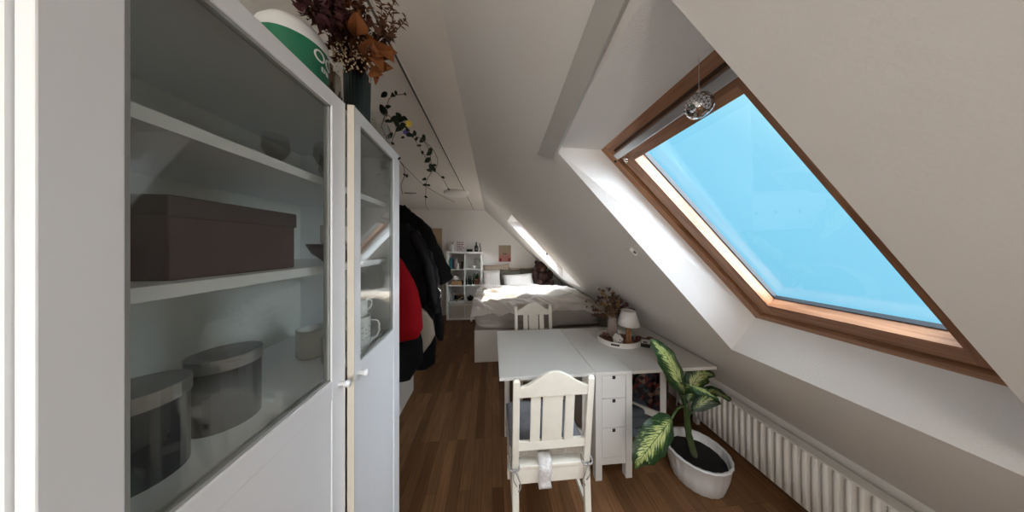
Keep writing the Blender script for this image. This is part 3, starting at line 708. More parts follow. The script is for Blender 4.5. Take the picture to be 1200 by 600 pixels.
for i, x in enumerate((cxl, cxr)):
    FB = mat('cream fabric box', (.58, .52, .45), .85, bump=.3, bscale=120)
    t = thing('storage_box', ['cream fabric box in the bottom left cube of the shelf unit', 'cream fabric box in the bottom right cube of the shelf unit'][i], 'box', (x, KY+.19, zs[0]), 0, 'fabric boxes in the cube shelf')
    obj('box_body', BX(-.158, .158, -.17, .17, 0, .26), FB, t, bevel=.006)
    obj('rim', BX(-.162, .162, -.174, .174, .26, .315), mat('light box rim', (.74, .70, .64), .8), t, bevel=.005)
# row 3 (top cubes)
bk = [((.05, .22, .25), 'teal', .24, .03), ((.03, .18, .22), 'dark teal', .23, .025), ((.03, .03, .04), 'black', .22, .02), ((.02, .02, .05), 'navy', .21, .022), ((.45, .25, .28), 'pink', .22, .02), ((.5, .45, .4), 'cream', .2, .018)]
x = KX0+.055
for col, nm, h, w in bk:
    t = thing('book', '%s book standing in the upper left cube of the shelf unit' % nm, 'book', (x+w/2, KY+.14, zs[3]), 0, 'books in the cube shelf')
    cm = mat(nm+' book cover', col, .5); obj('cover', BX(-w/2, w/2, -.075, .075, 0, h), cm, t, bevel=.002)
    obj('pages', BX(-w/2+.002, w/2-.002, -.073, .078, .003, h+.0005), mat('book pages', (.7, .66, .58), .8), t)
    x += w+.003
CER = mat('white ceramic', (.72, .69, .64), .4); DARK = mat('dark glass', (.015, .02, .018), .2); WOODL = mat('light wood', (.42, .25, .12), .5, var=.15, vscale=20); TERR = mat('terracotta', (.33, .13, .07), .8)
GRN = mat('houseplant green', (.02, .05, .018), .5, var=.3, vscale=20)
fig = L([(0, 0), (.03, 0), (.032, .03), (.018, .07), (.026, .095), (.02, .12), (0, .13)])
small('figurine', 'small white figurine in front of the books in the upper left cube', 'figurine', cxl+.03, KY+.05, zs[3], [('figure', fig, CER)])
small('candle', 'dark cylinder candle at the right of the upper left cube', 'candle', cxl+.11, KY+.12, zs[3], [('candle_body', L([(0, 0), (.025, 0), (.025, .16), (0, .16)]), mat('brown wax', (.09, .06, .04), .5)), ('wick', BX(-.001, .001, -.001, .001, .16, .17), BLK)])
small('cup', 'tiny white cup on the floor of the upper right cube', 'cup', cxr+.02, KY+.05, zs[3], [('cup_body', L([(0, 0), (.03, 0), (.036, .07), (.033, .07), (.028, .006), (0, .006)]), CER), ('handle', L([(.001, .02), (.002, .03)]), CER)])
small('globe_lamp', 'small white round globe lamp in the upper right cube', 'lamp', cxr+.08, KY+.16, zs[3], [('lamp_base', L([(0, 0), (.045, 0), (.045, .02), (.012, .03), (.012, .09), (0, .09)]), CER), ('globe', L([(0, .085), (.04, .10), (.068, .14), (.068, .18), (.04, .22), (0, .235)]), mat('frosted glass', (.5, .5, .46), .3))])
# row 2
small('star_lantern', 'white folded paper star in the second left cube', 'decoration', cxl-.01, KY+.10, zs[2]+.09, [('star', (lambda bm: ([leaf(bm, (0, 0, .06), (.07*math.cos(a), -.01, .06+.07*math.sin(a)), (0, -1, .1), .045, 3, .1, 2) for a in [i*PI/3+.5 for i in range(6)]], bm)[1])(B()), CER), ('stand', L([(0, 0), (.03, 0), (.004, .005), (.004, .06), (0, .06)]), CER)])
small('wooden_box', 'low light wooden box in the second left cube under the star', 'box', cxl+.0, KY+.12, zs[2], [('box_body', BX(-.11, .11, -.07, .07, 0, .07), WOODL), ('lid', BX(-.115, .115, -.075, .075, .07, .09), WOODL)])
small('dark_jar', 'brown jar on the right of the second left cube', 'jar', cxl+.13, KY+.06, zs[2], [('pot', L([(0, 0), (.022, 0), (.026, .06), (.018, .08), (0, .085)]), mat('brown jar', (.1, .05, .03), .3)), ('lid', L([(.02, .08), (.02, .09), (0, .09)]), BLK)])
small('potted_plant', 'leafy plant in a terracotta pot in the second right cube', 'plant', cxr+.08, KY+.12, zs[2], [('pot', L([(0, 0), (.045, 0), (.062, .10), (.066, .10), (.066, .12), (.055, .12), (.05, .1), (0, .1)]), TERR), ('foliage', (lambda bm: ([leaf(bm, (0, 0, .1), (random.uniform(-.1, .07), random.uniform(-.1, .1), random.uniform(.13, .26)), (0, -1, .3), .03, 4, .1, 2) for _ in range(26)], bm)[1])(B()), GRN)])
for i in range(4):
    small('bottle', ['dark green bottle leftmost in the second right cube', 'dark green bottle second from left in the second right cube', 'dark green bottle third from left in the second right cube', 'dark green bottle beside the terracotta pot'][i], 'bottle', xm+.035+i*.048, KY+.07+.05*(i % 2), zs[2], [('bottle_body', L([(0, 0), (.02, 0), (.02, .11+.02*(i % 2)), (.008, .14+.02*(i % 2)), (.008, .18), (0, .18)]), DARK), ('cap', L([(.009, .178), (.009, .195), (0, .195)]), [CHROME, BLK, BLK, CER][i])], 'bottles in the cube shelf')
# row 1
for i in range(3):
    small('spray_bottle', ['white bottle leftmost in the third left cube', 'pale blue bottle in the third left cube', 'black bottle in the third left cube'][i], 'bottle', KX0+.085+i*.045, KY+.06+.04*i, zs[1], [('bottle_body', L([(0, 0), (.019, 0), (.02, .14-.02*i), (.009, .17-.02*i), (0, .17-.02*i)]), [CER, mat('pale blue plastic', (.3, .38, .45), .4), BLK][i]), ('cap', L([(.01, .168-.02*i), (.01, .21-.02*i), (0, .21-.02*i)]), [mat('blue cap', (.15, .2, .3), .4), CER, CHROME][i])], 'bottles on the third row')
t = small('wooden_brush', 'light wooden brush leaning in the third left cube', 'brush', cxl+.07, KY+.07, zs[1], [('handle', (lambda bm: (beam(bm, (-.07, 0, .012), (.06, 0, .09), .012, .016), bm)[1])(B()), mat('pale wood', (.6, .42, .22), .5)), ('bristles', BX(-.10, -.05, -.02, .02, 0, .03), WOODL)])
small('dark_tray', 'dark tray at the back of the third left cube', 'tray', cxl+.02, KY+.22, zs[1], [('tray_body', BX(-.13, .13, -.05, .05, 0, .10), mat('dark brown tray', (.04, .025, .02), .5)), ('rim', BX(-.135, .135, -.055, .055, .10, .11), WOODL)])
small('camera', 'black camera-like device in the third right cube', 'camera', cxr-.06, KY+.10, zs[1], [('camera_body', BX(-.07, .07, -.035, .035, 0, .085), BLK2), ('viewfinder', BX(-.025, .025, -.03, .03, .085, .115), BLK2), ('lens', (lambda bm: (tube(bm, [(0, -.035, .045), (0, -.075, .045)], .03, 16), bm)[1])(B()), BLK)])
small('cup', 'white cup at the front of the third right cube', 'cup', xm+.04, KY+.035, zs[1], [('cup_body', L([(0, 0), (.022, 0), (.024, .05), (.021, .05), (.02, .006), (0, .006)]), CER), ('handle', L([(.024, .02), (.026, .03)]), CER)])
small('cable_roll', 'black coiled cable with white plug in the third right cube', 'cable', cxr+.08, KY+.08, zs[1], [('coil', (lambda bm: ([tube(bm, [(.05*math.cos(a), .04*math.sin(a), .008+.012*j) for a in [k*PI/8 for k in range(17)]], .007, 6) for j in range(3)], bm)[1])(B()), BLK), ('plug', BX(-.03, .02, -.06, -.03, .035, .06), CER)])
# on top
small('vase', 'small white speckled vase at the left end of the shelf unit top', 'vase', -.93+.05, KY+.10, KH, [('vase_body', L([(0, 0), (.035, 0), (.05, .04), (.05, .09), (.035, .13), (.02, .14), (.022, .16), (.016, .16)]), CER), ('spots', (lambda bm: ([ball(bm, (.047*math.sin(a), -.047*math.cos(a), z), .006, 6) for a, z in ((-.3, .05), (.3, .05), (0, .085), (-.45, .1), (.45, .1), (.05, .12))], bm)[1])(B()), mat('dark spots', (.08, .06, .05), .6)), ('dried_grass', (lambda bm: ([tube(bm, [(0, 0, .15), (random.uniform(-.06, .06), random.uniform(-.03, .03), random.uniform(.2, .27))], .002, 4) for _ in range(14)], bm)[1])(B()), mat('grass tan', (.25, .2, .14), .8))])
t = thing('letter_board', 'cream letter board with rows of dark red letters on the shelf unit', 'letter board', (-.70, KY+.10, KH))
obj('frame', BX(-.095, .095, -.02, .02, 0, .235), mat('board cream', (.62, .55, .5), .6), t, bevel=.004)
obj('panel', BX(-.082, .082, -.023, -.019, .012, .222), mat('board face', (.66, .58, .54), .6), t)
bm = B(); random.seed(2)
for r in range(5):
    xx = -.07
    while xx < .06:
        w = random.uniform(.012, .03); box(bm, xx, xx+w, -.026, -.0225, .03+r*.04, .03+r*.04+.02); xx += w+random.uniform(.004, .014)
obj('letters', bm, mat('dark red letters', (.13, .03, .03), .6), t, label='rows of dark red letters')
small('speaker', 'small black rectangular speaker on top of the shelf unit', 'speaker', -.50, KY+.10, KH, [('speaker_body', BX(-.065, .065, -.03, .03, 0, .055), BLK2), ('grille', BX(-.058, .058, -.033, -.029, .006, .049), BLK)])
small('bottle', 'dark wine bottle on top of the shelf unit', 'bottle', -.355, KY+.10, KH, [('bottle_body', L([(0, 0), (.04, 0), (.042, .02), (.042, .11), (.016, .15), (.014, .20), (.017, .205), (0, .21)]), DARK), ('label', L([(.0428, .035), (.0428, .09)]), mat('bottle label', (.1, .1, .1), .5))])
small('candlestick', 'thin black curved candlestick at the right end of the shelf unit top', 'candlestick', -.27, KY+.12, KH, [('stick', (lambda bm: (tube(bm, smoothpath([(0, 0, 0), (.012, 0, .06), (-.004, 0, .12), (-.008, 0, .19)]), [.018]+[.008]*11+[.005], 8), bm)[1])(B()), BLK), ('foot', L([(0, 0), (.028, 0), (.028, .006), (0, .008)]), BLK)])

# poster
pa = atY(584.5, 287.5, YB); pb = atY(598.7, 306.7, YB)
t = thing('poster', 'small pink and olive poster on the back wall above the bed', 'poster', ((pa.x+pb.x)/2, YB, pb.z))
hw = (pb.x-pa.x)/2; hh = pa.z-pb.z
def postermat(nt, b):
    N = nt.nodes; Lk = nt.links; tc = N.new('ShaderNodeTexCoord'); sp = N.new('ShaderNodeSeparateXYZ'); Lk.new(tc.outputs['Object'], sp.inputs[0])
    mr = N.new('ShaderNodeMapRange'); mr.inputs[1].default_value = 0; mr.inputs[2].default_value = hh; Lk.new(sp.outputs['Z'], mr.inputs[0])
    r = N.new('ShaderNodeValToRGB'); e = r.color_ramp.elements; e[0].position = .0; e[0].color = (.42, .16, .14, 1); e[1].position = 1; e[1].color = (.30, .27, .17, 1)
    x = e.new(.35); x.color = (.42, .17, .13, 1); x = e.new(.48); x.color = (.36, .24, .16, 1)
    Lk.new(mr.outputs[0], r.inputs[0]); Lk.new(r.outputs[0], b.inputs['Base Color']); b.inputs['Roughness'].default_value = .6
obj('sheet', BX(-hw, hw, -.004, 0, 0, hh), ramp_mat('poster print', postermat), t)
obj('border', (lambda bm: (box(bm, -hw, -hw+.006, -.0055, -.004, 0, hh), box(bm, hw-.006, hw, -.0055, -.004, 0, hh), box(bm, -hw, hw, -.0055, -.004, 0, .006), box(bm, -hw, hw, -.0055, -.004, hh-.006, hh), bm)[-1])(B()), mat('poster edge', (.25, .1, .09), .6), t)
obj('motif', (lambda bm: (box(bm, -hw, -hw+.07, -.006, -.004, .01, .085), box(bm, hw-.07, hw, -.006, -.004, .01, .085), bm)[-1])(B()), mat('crimson print', (.25, .02, .03), .6), t, label='two crimson blocks in the lower corners')
obj('figure_print', (lambda bm: ([beam(bm, (a, -.005, b), (c, -.005, d), .003, .012, Vector((0, 0, 1))) for a, b, c, d in ((-.055, .195, -.01, .20), (.055, .19, .01, .20), (-.04, .185, .04, .182), (-.02, .20, -.03, .16), (.02, .19, .01, .16))], bm)[1])(B()), mat('poster ink', (.10, .06, .05), .6), t, label='small dark line drawing')

# ============================================================ BED
BX0, BX1, BY0, BY1 = -.245, 1.57, 3.07, 5.22
t = thing('bed', 'wide low bed with white base box against the back wall', 'bed', ((BX0+BX1)/2, (BY0+BY1)/2, 0))
obj('base_box', BX(BX0, BX1, BY0, BY1, 0, .44), mat('white bed base', (.56, .51, .45), .5), t, world=True, bevel=.004)
def mattress():
    bm = B(); nx, ny, nz = 40, 30, 6
    bmesh.ops.create_cube(bm, size=1)
    bmesh.ops.subdivide_edges(bm, edges=bm.edges, cuts=24, use_grid_fill=True)
    for v in bm.verts:
        x, y, z = v.co*2
        q = (abs(x)**12+abs(y)**12+abs(z)**12)**(1/12); x, y, z = x/q*1.0, y/q, z/q
        bul = .02*(1-z*z)
        X = (BX0+BX1)/2+x*(BX1-BX0-.01)/2+bul*x; Y = (BY0+BY1)/2+y*(BY1-BY0-.01)/2+bul*y*1.5*(y < 0); Z = .575+z*.125
        if y < -.8: Y += noise.noise(Vector((X*2.2, Z*9+X*1.5, 3)))*.022
        if y < -.9 and z < -.5: Y -= .02; Z -= .012*(1+math.sin(X*4))
        v.co = (X, Y, max(.425 if y < -.9 else .442, Z+noise.noise(Vector((X*1.5, Y*1.5, 1)))*.008))
    return bm
obj('mattress', mattress(), mat('grey fitted sheet', (.47, .43, .39), .9, bump=.15, bscale=30), t, smooth=True, world=True)
def duvet():
    bm = B(); nx, ny = 230, 200; x0, x1, y0, y1 = BX0-.16, BX1+.02, BY0-.15, 4.62; G = []
    def ridge(v): return 1-abs(noise.noise(v))*2
    for i in range(nx+1):
        row = []
        for j in range(ny+1):
            u = i/nx; v = j/ny; X = x0+(x1-x0)*u; Y = y0+(y1-y0)*v
            wx = X+.15*noise.noise(Vector((X*1.5, Y*1.5, 7))); wy = Y+.12*noise.noise(Vector((X*1.7, Y*1.3, 4)))
            d1 = wx*.35+wy*.94; d2 = wx*.94-wy*.35      # folds run along d2
            fold = ridge(Vector((d1*5.5, d2*1.1, 2)))**2*.085+ridge(Vector((d1*13, d2*2.2, 8)))**2*.045
            fold *= .35+.65*math.exp(-((Y-3.4)/.65)**2)
            w = fold-.05+noise.noise(Vector((X*2.2, Y*2.2, 5)))*.030+noise.noise(Vector((X*11, Y*10, 9)))*.006
            Z = .795+w+.035*math.exp(-((Y-3.75)/.5)**2)
            if X > 1.30: Z -= (X-1.30)*.38
            Zs = Z; Xo, Yo = X, Y
            ex = BX0+.03; ey = BY0+.02
            if X < ex:
                k = ex-X; Z -= max(0, k-.03)*.95+.012; Xo = ex-.055*math.sin(min(1, k/.06)*PI/2)-.012*math.sin(Y*13)*k/.15
            if Y < ey:
                k = ey-Y; Z -= max(0, k-.04)*(.80+.10*noise.noise(Vector((X*3, 0, 0)))); Yo = ey-.075*math.sin(min(1, k/.08)*PI/2)-.006*math.sin(X*11+2*math.sin(X*3))*min(1, k/.1)
            Zc = slopeZ(Xo)-.035
            Z = min(Z, Zc)
            row.append(bm.verts.new((Xo, Yo, max(Z, .60))))
        G.append(row)
    for i in range(nx):
        for j in range(ny): bm.faces.new((G[i][j], G[i+1][j], G[i+1][j+1], G[i][j+1]))
    return bm
o = obj('duvet', duvet(), mat('cream duvet', (.64, .585, .53), .9, bump=.12, bscale=25), None, smooth=True, solid=.03)
tag(o, 'rumpled cream duvet spread over the bed, partly sunlit', 'duvet')
def pillow(name, label, w, h, th, loc, rot, m, seed=0, cat='pillow'):
    t = thing(name, label, cat, loc); t.rotation_euler = rot
    obj('pillow_case', pillow_bm(w, h, th, seed=seed), m, t, smooth=True)
    bm = B(); P = [(-w/2, 0, -h/2), (w/2, 0, -h/2), (w/2, 0, h/2), (-w/2, 0, h/2)]
    n = 12; pts = []
    for a in range(4):
        p, q = Vector(P[a]), Vector(P[(a+1) % 4])
        for k in range(n):
            s_ = p.lerp(q, k/n); u = s_.x/(w/2); v = s_.z/(h/2)
            pts.append(Vector((u*w/2*(1-.07*(1-v*v)*u*u), 0, v*h/2*(1-.07*(1-u*u)*v*v))))
    tube(bm, pts+[pts[0]], .004, 6); obj('seam', bm, m, t, smooth=True)
    return t
BEP = mat('beige pillow', (.50, .40, .31), .9, bump=.2, bscale=60); OLV = mat('olive velvet', (.10, .088, .062), .85, bump=.2, bscale=60); WHP = mat('white pillow', (.70, .66, .62), .9)
def stripes(nt, b):
    N = nt.nodes; Lk = nt.links; tc = N.new('ShaderNodeTexCoord'); w = N.new('ShaderNodeTexWave'); w.inputs['Scale'].default_value = 9; w.inputs['Distortion'].default_value = 0
    Lk.new(tc.outputs['Object'], w.inputs['Vector']); r = N.new('ShaderNodeValToRGB'); r.color_ramp.elements[0].color = (.48, .43, .37, 1); r.color_ramp.elements[1].color = (.62, .58, .53, 1); r.color_ramp.elements[0].position = .4; r.color_ramp.elements[1].position = .6
    Lk.new(w.outputs['Color'], r.inputs[0]); Lk.new(r.outputs[0], b.inputs['Base Color']); b.inputs['Roughness'].default_value = .9
STR = ramp_mat('striped linen', stripes)
tl = math.radians(-12)
pillow('back_cushion', 'long beige cushion leaning on the wall behind the left pillows', .60, .50, .12, (.11, 5.12, .92), (tl, math.radians(-4), 0), BEP, 1, 'cushion')
pillow('back_cushion', 'long beige cushion leaning on the wall behind the olive cushions', .66, .40, .10, (.70, 5.13, .89), (tl, 0, 0), BEP, 2, 'cushion')
pillow('cushion', 'olive cushion left of the pair behind the white pillow', .50, .42, .14, (.40, 4.95, .86), (tl, 0, 0), OLV, 3)['category'] = 'cushion'
pillow('cushion', 'olive cushion right of the pair beside the teddy bear', .46, .42, .14, (.86, 4.97, .87), (tl, 0, 0), OLV, 4)['category'] = 'cushion'
pillow('pillow', 'pale striped pillow at the left end of the bed head', .40, .42, .14, (-.02, 4.86, .86), (math.radians(-20), 0, math.radians(8)), STR, 5)
pillow('pillow', 'white pillow in front of the olive cushions', .66, .34, .14, (.56, 4.74, .83), (math.radians(-28), math.radians(-3), 0), WHP, 6)
# teddy bear
bc = atY(637, 333, 4.85); t = thing('teddy_bear', 'large dark brown teddy bear at the bed corner under the slope', 'teddy bear', (bc.x-.05, bc.y-.02, .76), .15)
FUR = mat('dark brown fur', (.034, .012, .007), .95, bump=1, bscale=70, var=.3, vscale=20)
bm = B(); ball(bm, (0, 0, .15), .19, 24, (1, .8, .85)); ball(bm, (-.02, -.03, .38), .135, 24, (1.05, .95, .92))
for s_ in (-1, 1): ball(bm, (-.02+s_*.105, -.01, .475), .042, 12, (1, .6, 1)); ball(bm, (s_*.17, -.08, .20), .07, 14, (.9, 1, 1.7)); ball(bm, (s_*.13, -.18, .06), .085, 14, (.9, 1.6, .8))
for v in bm.verts: v.co += Vector([noise.noise(v.co*30+Vector((k*7, 0, 0)))*.008 for k in range(3)])
obj('body', bm, FUR, t, smooth=True)
bm = B(); ball(bm, (-.02, -.15, .35), .055, 14, (1.1, .8, .8)); obj('muzzle', bm, mat('tan fur', (.09, .04, .025), .95, bump=.6, bscale=70), t, smooth=True)
bm = B(); ball(bm, (-.02, -.195, .37), .014, 10); obj('nose', bm, BLK2, t, smooth=True)
for s_ in (-1, 1):
    bm = B(); ball(bm, (-.02+s_*.045, -.145, .41), .011, 10); obj('eye', bm, BLK2, t, smooth=True)

# ============================================================ TABLE
TX0, TX1, TY0, TY1, TZ = .695, .965, 1.445, 2.245, .74
t = tb = thing('gateleg_table', 'white gateleg table with three drawers and both leaves raised', 'table', (.83, 1.845, 0))
tt = .022
obj('tabletop', BX(TX0+.001, TX1-.001, TY0, TY1, TZ-tt, TZ), TABW, t, world=True, bevel=.002)
obj('leaf', BX(.045, TX0-.0015, TY0, TY1, TZ-tt, TZ), TABW, t, world=True, bevel=.002)
obj('leaf', BX(TX1+.0015, 1.592, TY0, TY1, TZ-tt, TZ), TABW, t, world=True, bevel=.002)
bx0, bx1, by0, by1 = TX0+.004, TX1-.004, TY0+.006, TY1-.02; lw = .046
for x in (bx0, bx1-lw):
    for y in (by0, by1-lw): obj('leg', BX(x, x+lw, y, y+lw, 0, TZ-tt), TABW, t, world=True, bevel=.002)
bm = B(); box(bm, bx0+.006, bx0+.016, by0+lw, by1-lw, .10, TZ-tt); box(bm, bx1-.016, bx1-.006, by0+lw, by1-lw, .10, TZ-tt)
for y in (by0+.006, by1-.026): box(bm, bx0+lw, bx1-lw, y, y+.02, .10, .148)
box(bm, bx0+lw, bx1-lw, by0+.2, by1-.2, .148, TZ-tt-.01)
obj('side_panel', bm, TABW, t, world=True)
for z0, z1 in ((.152, .350), (.355, .552), (.557, .712)):
    d = obj('drawer', BX(bx0+lw+.002, bx1-lw-.002, by0+.003, by0+.021, z0, z1), TABW, t, world=True, bevel=.001)
    o = obj('finger_hole', BX((bx0+bx1)/2-.011, (bx0+bx1)/2+.011, by0+.0018, by0+.004, z1-.026, z1-.004), BLACKH, d); o.data.transform(Matrix.Translation(-Vector(tb.location)))
def gate(h, l):
    hx, hy = h; lx, ly = l; bm = B()
    w_ = .04; d_ = .022; up = Vector((0, 0, 1))
    dirv = (Vector((lx, ly, 0))-Vector((hx, hy, 0))).normalized()
    beam(bm, (hx, hy, .08), (hx, hy, TZ-tt-.003), w_, d_, dirv.cross(up))
    beam(bm, (lx, ly, 0), (lx, ly, TZ-tt-.003), w_, d_, dirv.cross(up))
    beam(bm, Vector((hx, hy, .23)), Vector((lx, ly, .23)), d_, .05); beam(bm, Vector((hx, hy, .68)), Vector((lx, ly, .68)), d_, .05)
    return obj('gate_leg', bm, TABW, t, world=True, bevel=.001)
gate((.672, 1.56), (.125, 1.86)); gate((.99, 2.02), (1.36, 1.66))
# ------------------------------------------------------------ tray and what stands on it
tc0 = atZ(728, 402, TZ); TXc, TYc = tc0.x, tc0.y+.04
ta = math.radians(-14)
t = thing('tray', 'white round rimmed tray with wooden inside on the table', 'tray', (TXc, TYc, TZ), 0)
RT = .186
bm = B(); lathe(bm, [(0, 0), (RT-.008, 0), (RT, .004), (RT, .045), (RT-.006, .045), (RT-.006, .010), (0, .010)], n=56, sy=.86); obj('rim', bm, mat('white tray lacquer', (.78, .76, .72), .35), t, smooth=False)
bm = B(); lathe(bm, [(0, .0125), (RT-.007, .0125)], n=56, sy=.86)
for f in bm.faces: f.smooth = False
obj('base', bm, mat('brown tray base', (.17, .08, .045), .4, var=.2, vscale=15), t, solid=.002)
bm = B()
aa = -PI/2-.62
for k in range(9):
    a = aa-.16+k*.04; p = Vector((RT*1.003*math.cos(a), RT*.863*math.sin(a), .028))
    box(bm, p.x-.0045, p.x+.0045, p.y-.002, p.y+.002, .020, .034)
obj('handle_slot', bm, mat('slot dark', (.05, .035, .03), .7), t)
ZT = TZ+.014
def tp_at(px, py): return atZ(px, py, ZT)
vp = tp_at(718, 393); 
t = thing('glass_vase', 'tall clear glass vase with dried stems, on the tray', 'vase', (vp.x, vp.y, ZT))
VGL = mat('frosted pink glass', (.62, .52, .47), .3, trans=.35)
bm = B(); lathe(bm, [(0, 0), (.040, 0), (.042, .01), (.040, .17), (.043, .175)], n=28); obj('vase_body', bm, VGL, t, smooth=True, solid=.003)
bm = B()
for k in range(16):
    a = k*.4; z = .02+k*.009; ball(bm, (.022*math.cos(a), .022*math.sin(a), z), .012, 8, (1, 1, .7))
obj('dried_petals', bm, mat('amber petals', (.34, .15, .05), .7, var=.4, vscale=40), t, smooth=True, label='amber dried petals inside the glass')
t = dq = thing('dried_bouquet', 'dried brown and ochre flower bunch in the glass vase on the table', 'dried flowers', (vp.x, vp.y, ZT+.02))
random.seed(11); st = B(); top = Vector((vp.x, vp.y, ZT+.17))
heads = []
OCH = mat('ochre bloom', (.30, .17, .06), .8, var=.3, vscale=40); MAR = mat('maroon bloom', (.09, .03, .03), .8, var=.4, vscale=40); BRO = mat('brown bloom', (.13, .07, .045), .85, var=.3, vscale=40)
def hp(px, py, dy): return atY(px, py, vp.y+dy)
for i in range(100):
    while True:
        px = random.gauss(718, 14); py = random.uniform(338, 372)
        if abs(px-718) < 32 and (px-718)**2/34**2+(py-366)**2/32**2 < 1: break
    e = hp(px, py, random.uniform(-.11, .08)); e.z = min(e.z, slopeZ(e.x)-.055)
    mid = top+(e-top)*.45+Vector((0, 0, .02)); tube(st, smoothpath([top-Vector((random.uniform(-.02, .02), random.uniform(-.02, .02), .12)), top, mid, e], 3), .0012, 4)
    bm = B(); r_ = random.uniform(.012, .024); m = random.choice([OCH, MAR, MAR, BRO, BRO, MAR])
    if i % 3:
        for _ in range(12):
            v = Vector((random.gauss(0, 1), random.gauss(0, 1), random.gauss(0, 1))).normalized(); leaf(bm, e, e+v*r_*1.3, v.cross(Vector((.3, .6, .2))), r_*.8, 3, .2, 2)
    else:
        ball(bm, e, r_*.6, 8)
        for _ in range(6):
            v = Vector((random.gauss(0, 1), random.gauss(0, 1), random.gauss(0, 1))).normalized(); leaf(bm, e, e+v*r_*1.2, v.cross(Vector((.3, .6, .2))), r_*.7, 3, .2, 2)
    obj('flower_head', bm, m, dq, world=True)
for s3 in [(716, 350), (704, 352), (690, 352), (697, 362), (706, 340), (722, 336), (733, 340), (738, 352), (748, 350)]:
    e = hp(*s3, -.03); e.z = min(e.z, slopeZ(e.x)-.05)
    pts = smoothpath([top, top+(e-top)*.5+Vector((0, 0, .015)), e], 6); tube(st, pts, .0012, 4)
    bm = B()
    for q in pts[5:]:
        for _ in range(2):
            v = Vector((random.uniform(-1, 1), random.uniform(-1, 1), random.uniform(-.3, 1))).normalized()*.018; leaf(bm, q, q+v, (.2, -1, .2), .006, 2, .1, 2)
    obj('sprig', bm, BRO, dq, world=True)
obj('stems', st, mat('dry stem', (.22, .13, .07), .8), dq, world=True)
# lamp
lp = tp_at(736.5, 402)
lz = lambda py: CH-(py-HOR)*(lp.y*cY+lp.x*sY)/F
t = thing('table_lamp', 'small table lamp with white shade and wooden legs on the tray', 'lamp', (lp.x, lp.y, ZT))
zb, zt = lz(380.5)-ZT, lz(364)-ZT
print('lamp', lp, zb, zt)
wl = (lp.y*cY+lp.x*sY)/F
bm = B(); lathe(bm, [(11.8*wl, zb), (7.6*wl, zt)], n=40); obj('lamp_shade', bm, mat('white lamp shade', (.80, .79, .77), .6), t, smooth=True, solid=.002)
bm = B(); lathe(bm, [(0, zt-.004), (7.5*wl, zt-.004), (7.5*wl, zt-.007), (0, zt-.007)], n=40); obj('shade_top', bm, mat('white lamp shade', (.80, .79, .77), .6), t)
bm = B()
for s_ in (-1, 1): beam(bm, (s_*.014, 0, .008), (s_*.010, 0, zb+.01), .016, .016)
obj('lamp_stand', bm, mat('warm wood', (.38, .17, .075), .45, var=.2, vscale=30), t, bevel=.002, label='two warm wooden uprights')
bm = B(); lathe(bm, [(0, 0), (.042, 0), (.042, .009), (0, .010)], n=32); obj('lamp_base', bm, mat('warm wood', (.38, .17, .075), .45), t)
bm = B(); tube(bm, [(0, 0, zb-.01), (0, 0, zb+.05)], .012, 12); ball(bm, (0, 0, zb+.06), .02, 12); obj('bulb', bm, POR, t, smooth=True)
# little house
hp_ = tp_at(724, 403)
t = thing('house_figurine', 'tiny white ceramic house on the tray in front of the lamp', 'figurine', (hp_.x, hp_.y, ZT), .2); t.scale = (1.2, 1.2, 1.25)
bm = B(); prism(bm, [(-.024, 0), (.024, 0), (.024, .035), (0, .062), (-.024, .035)], 'y', -.02, .02); box(bm, .008, .016, -.006, .004, .04, .066); obj('house_walls', bm, POR, t, bevel=.001)
bm = B(); beam(bm, (-.029, 0, .034), (.001, 0, .066), .046, .004, Vector((0, 0, 1))); beam(bm, (.029, 0, .034), (-.001, 0, .066), .046, .004, Vector((0, 0, 1))); obj('roof', bm, POR, t)
bm = B(); box(bm, -.005, .005, -.0212, -.0195, .0, .018); box(bm, -.017, -.010, -.0212, -.0195, .018, .027); box(bm, .010, .017, -.0212, -.0195, .018, .027); box(bm, -.004, .004, -.0212, -.0195, .032, .041); obj('openings', bm, mat('house dark', (.12, .1, .09), .7), t)
# petals / potpourri and stones on the tray
bp_ = tp_at(708, 393)
for i, (dx, dy, r_) in enumerate([(0, 0, .016), (.03, -.02, .014), (.012, -.03, .013)]):
    t = thing('decorative_ball', ['pinkish brown ball at the left rim of the tray', 'pinkish brown ball nearest the glass vase foot', 'pinkish brown ball at the front left of the tray'][i], 'ball', (bp_.x+dx, bp_.y+dy, ZT), 0, 'brown balls on the tray')
    bm = B(); ball(bm, (0, 0, r_), r_, 14); 
    for v in bm.verts: v.co += Vector((0, 0, 1))*0+v.co.normalized()*noise.noise(v.co*90+Vector((i, 0, 0)))*.001
    obj('ball_body', bm, mat('dusty pink ball', (.24, .12, .10), .7, var=.3, vscale=60), t, smooth=True)
    bm = B(); tube(bm, [(0, 0, 2*r_-.002), (.002, 0, 2*r_+.004)], .001, 5); obj('stalk', bm, BRO, t)
tlp = tp_at(746, 398); t = thing('tealight', 'glass tealight holder right of the lamp on the tray', 'candle', (tlp.x-.01, tlp.y, ZT))
bm = B(); lathe(bm, [(0, 0), (.022, 0), (.028, .03)], n=24); obj('holder', bm, GL, t, smooth=True, solid=.002)
bm = B(); lathe(bm, [(0, .003), (.019, .003), (.019, .016), (0, .016)], n=20); obj('wax', bm, POR, t)
bxp = atZ(758, 408, TZ)
t = thing('card_box', 'small black box with white front label beside the tray', 'box', (bxp.x+.01, bxp.y+.035, TZ), -.5)
obj('box_body', BX(-.035, .035, -.03, .03, 0, .062), mat('black card', (.015, .014, .014), .5), t, bevel=.003)
bm = B(); box(bm, -.033, .033, -.032, -.0298, .034, .066)
for k in range(5): box(bm, -.032+k*.014, -.024+k*.014, -.0315, -.0295, .066, .072)
obj('label', bm, mat('white label', (.55, .53, .50), .6), t, label='white notched label')
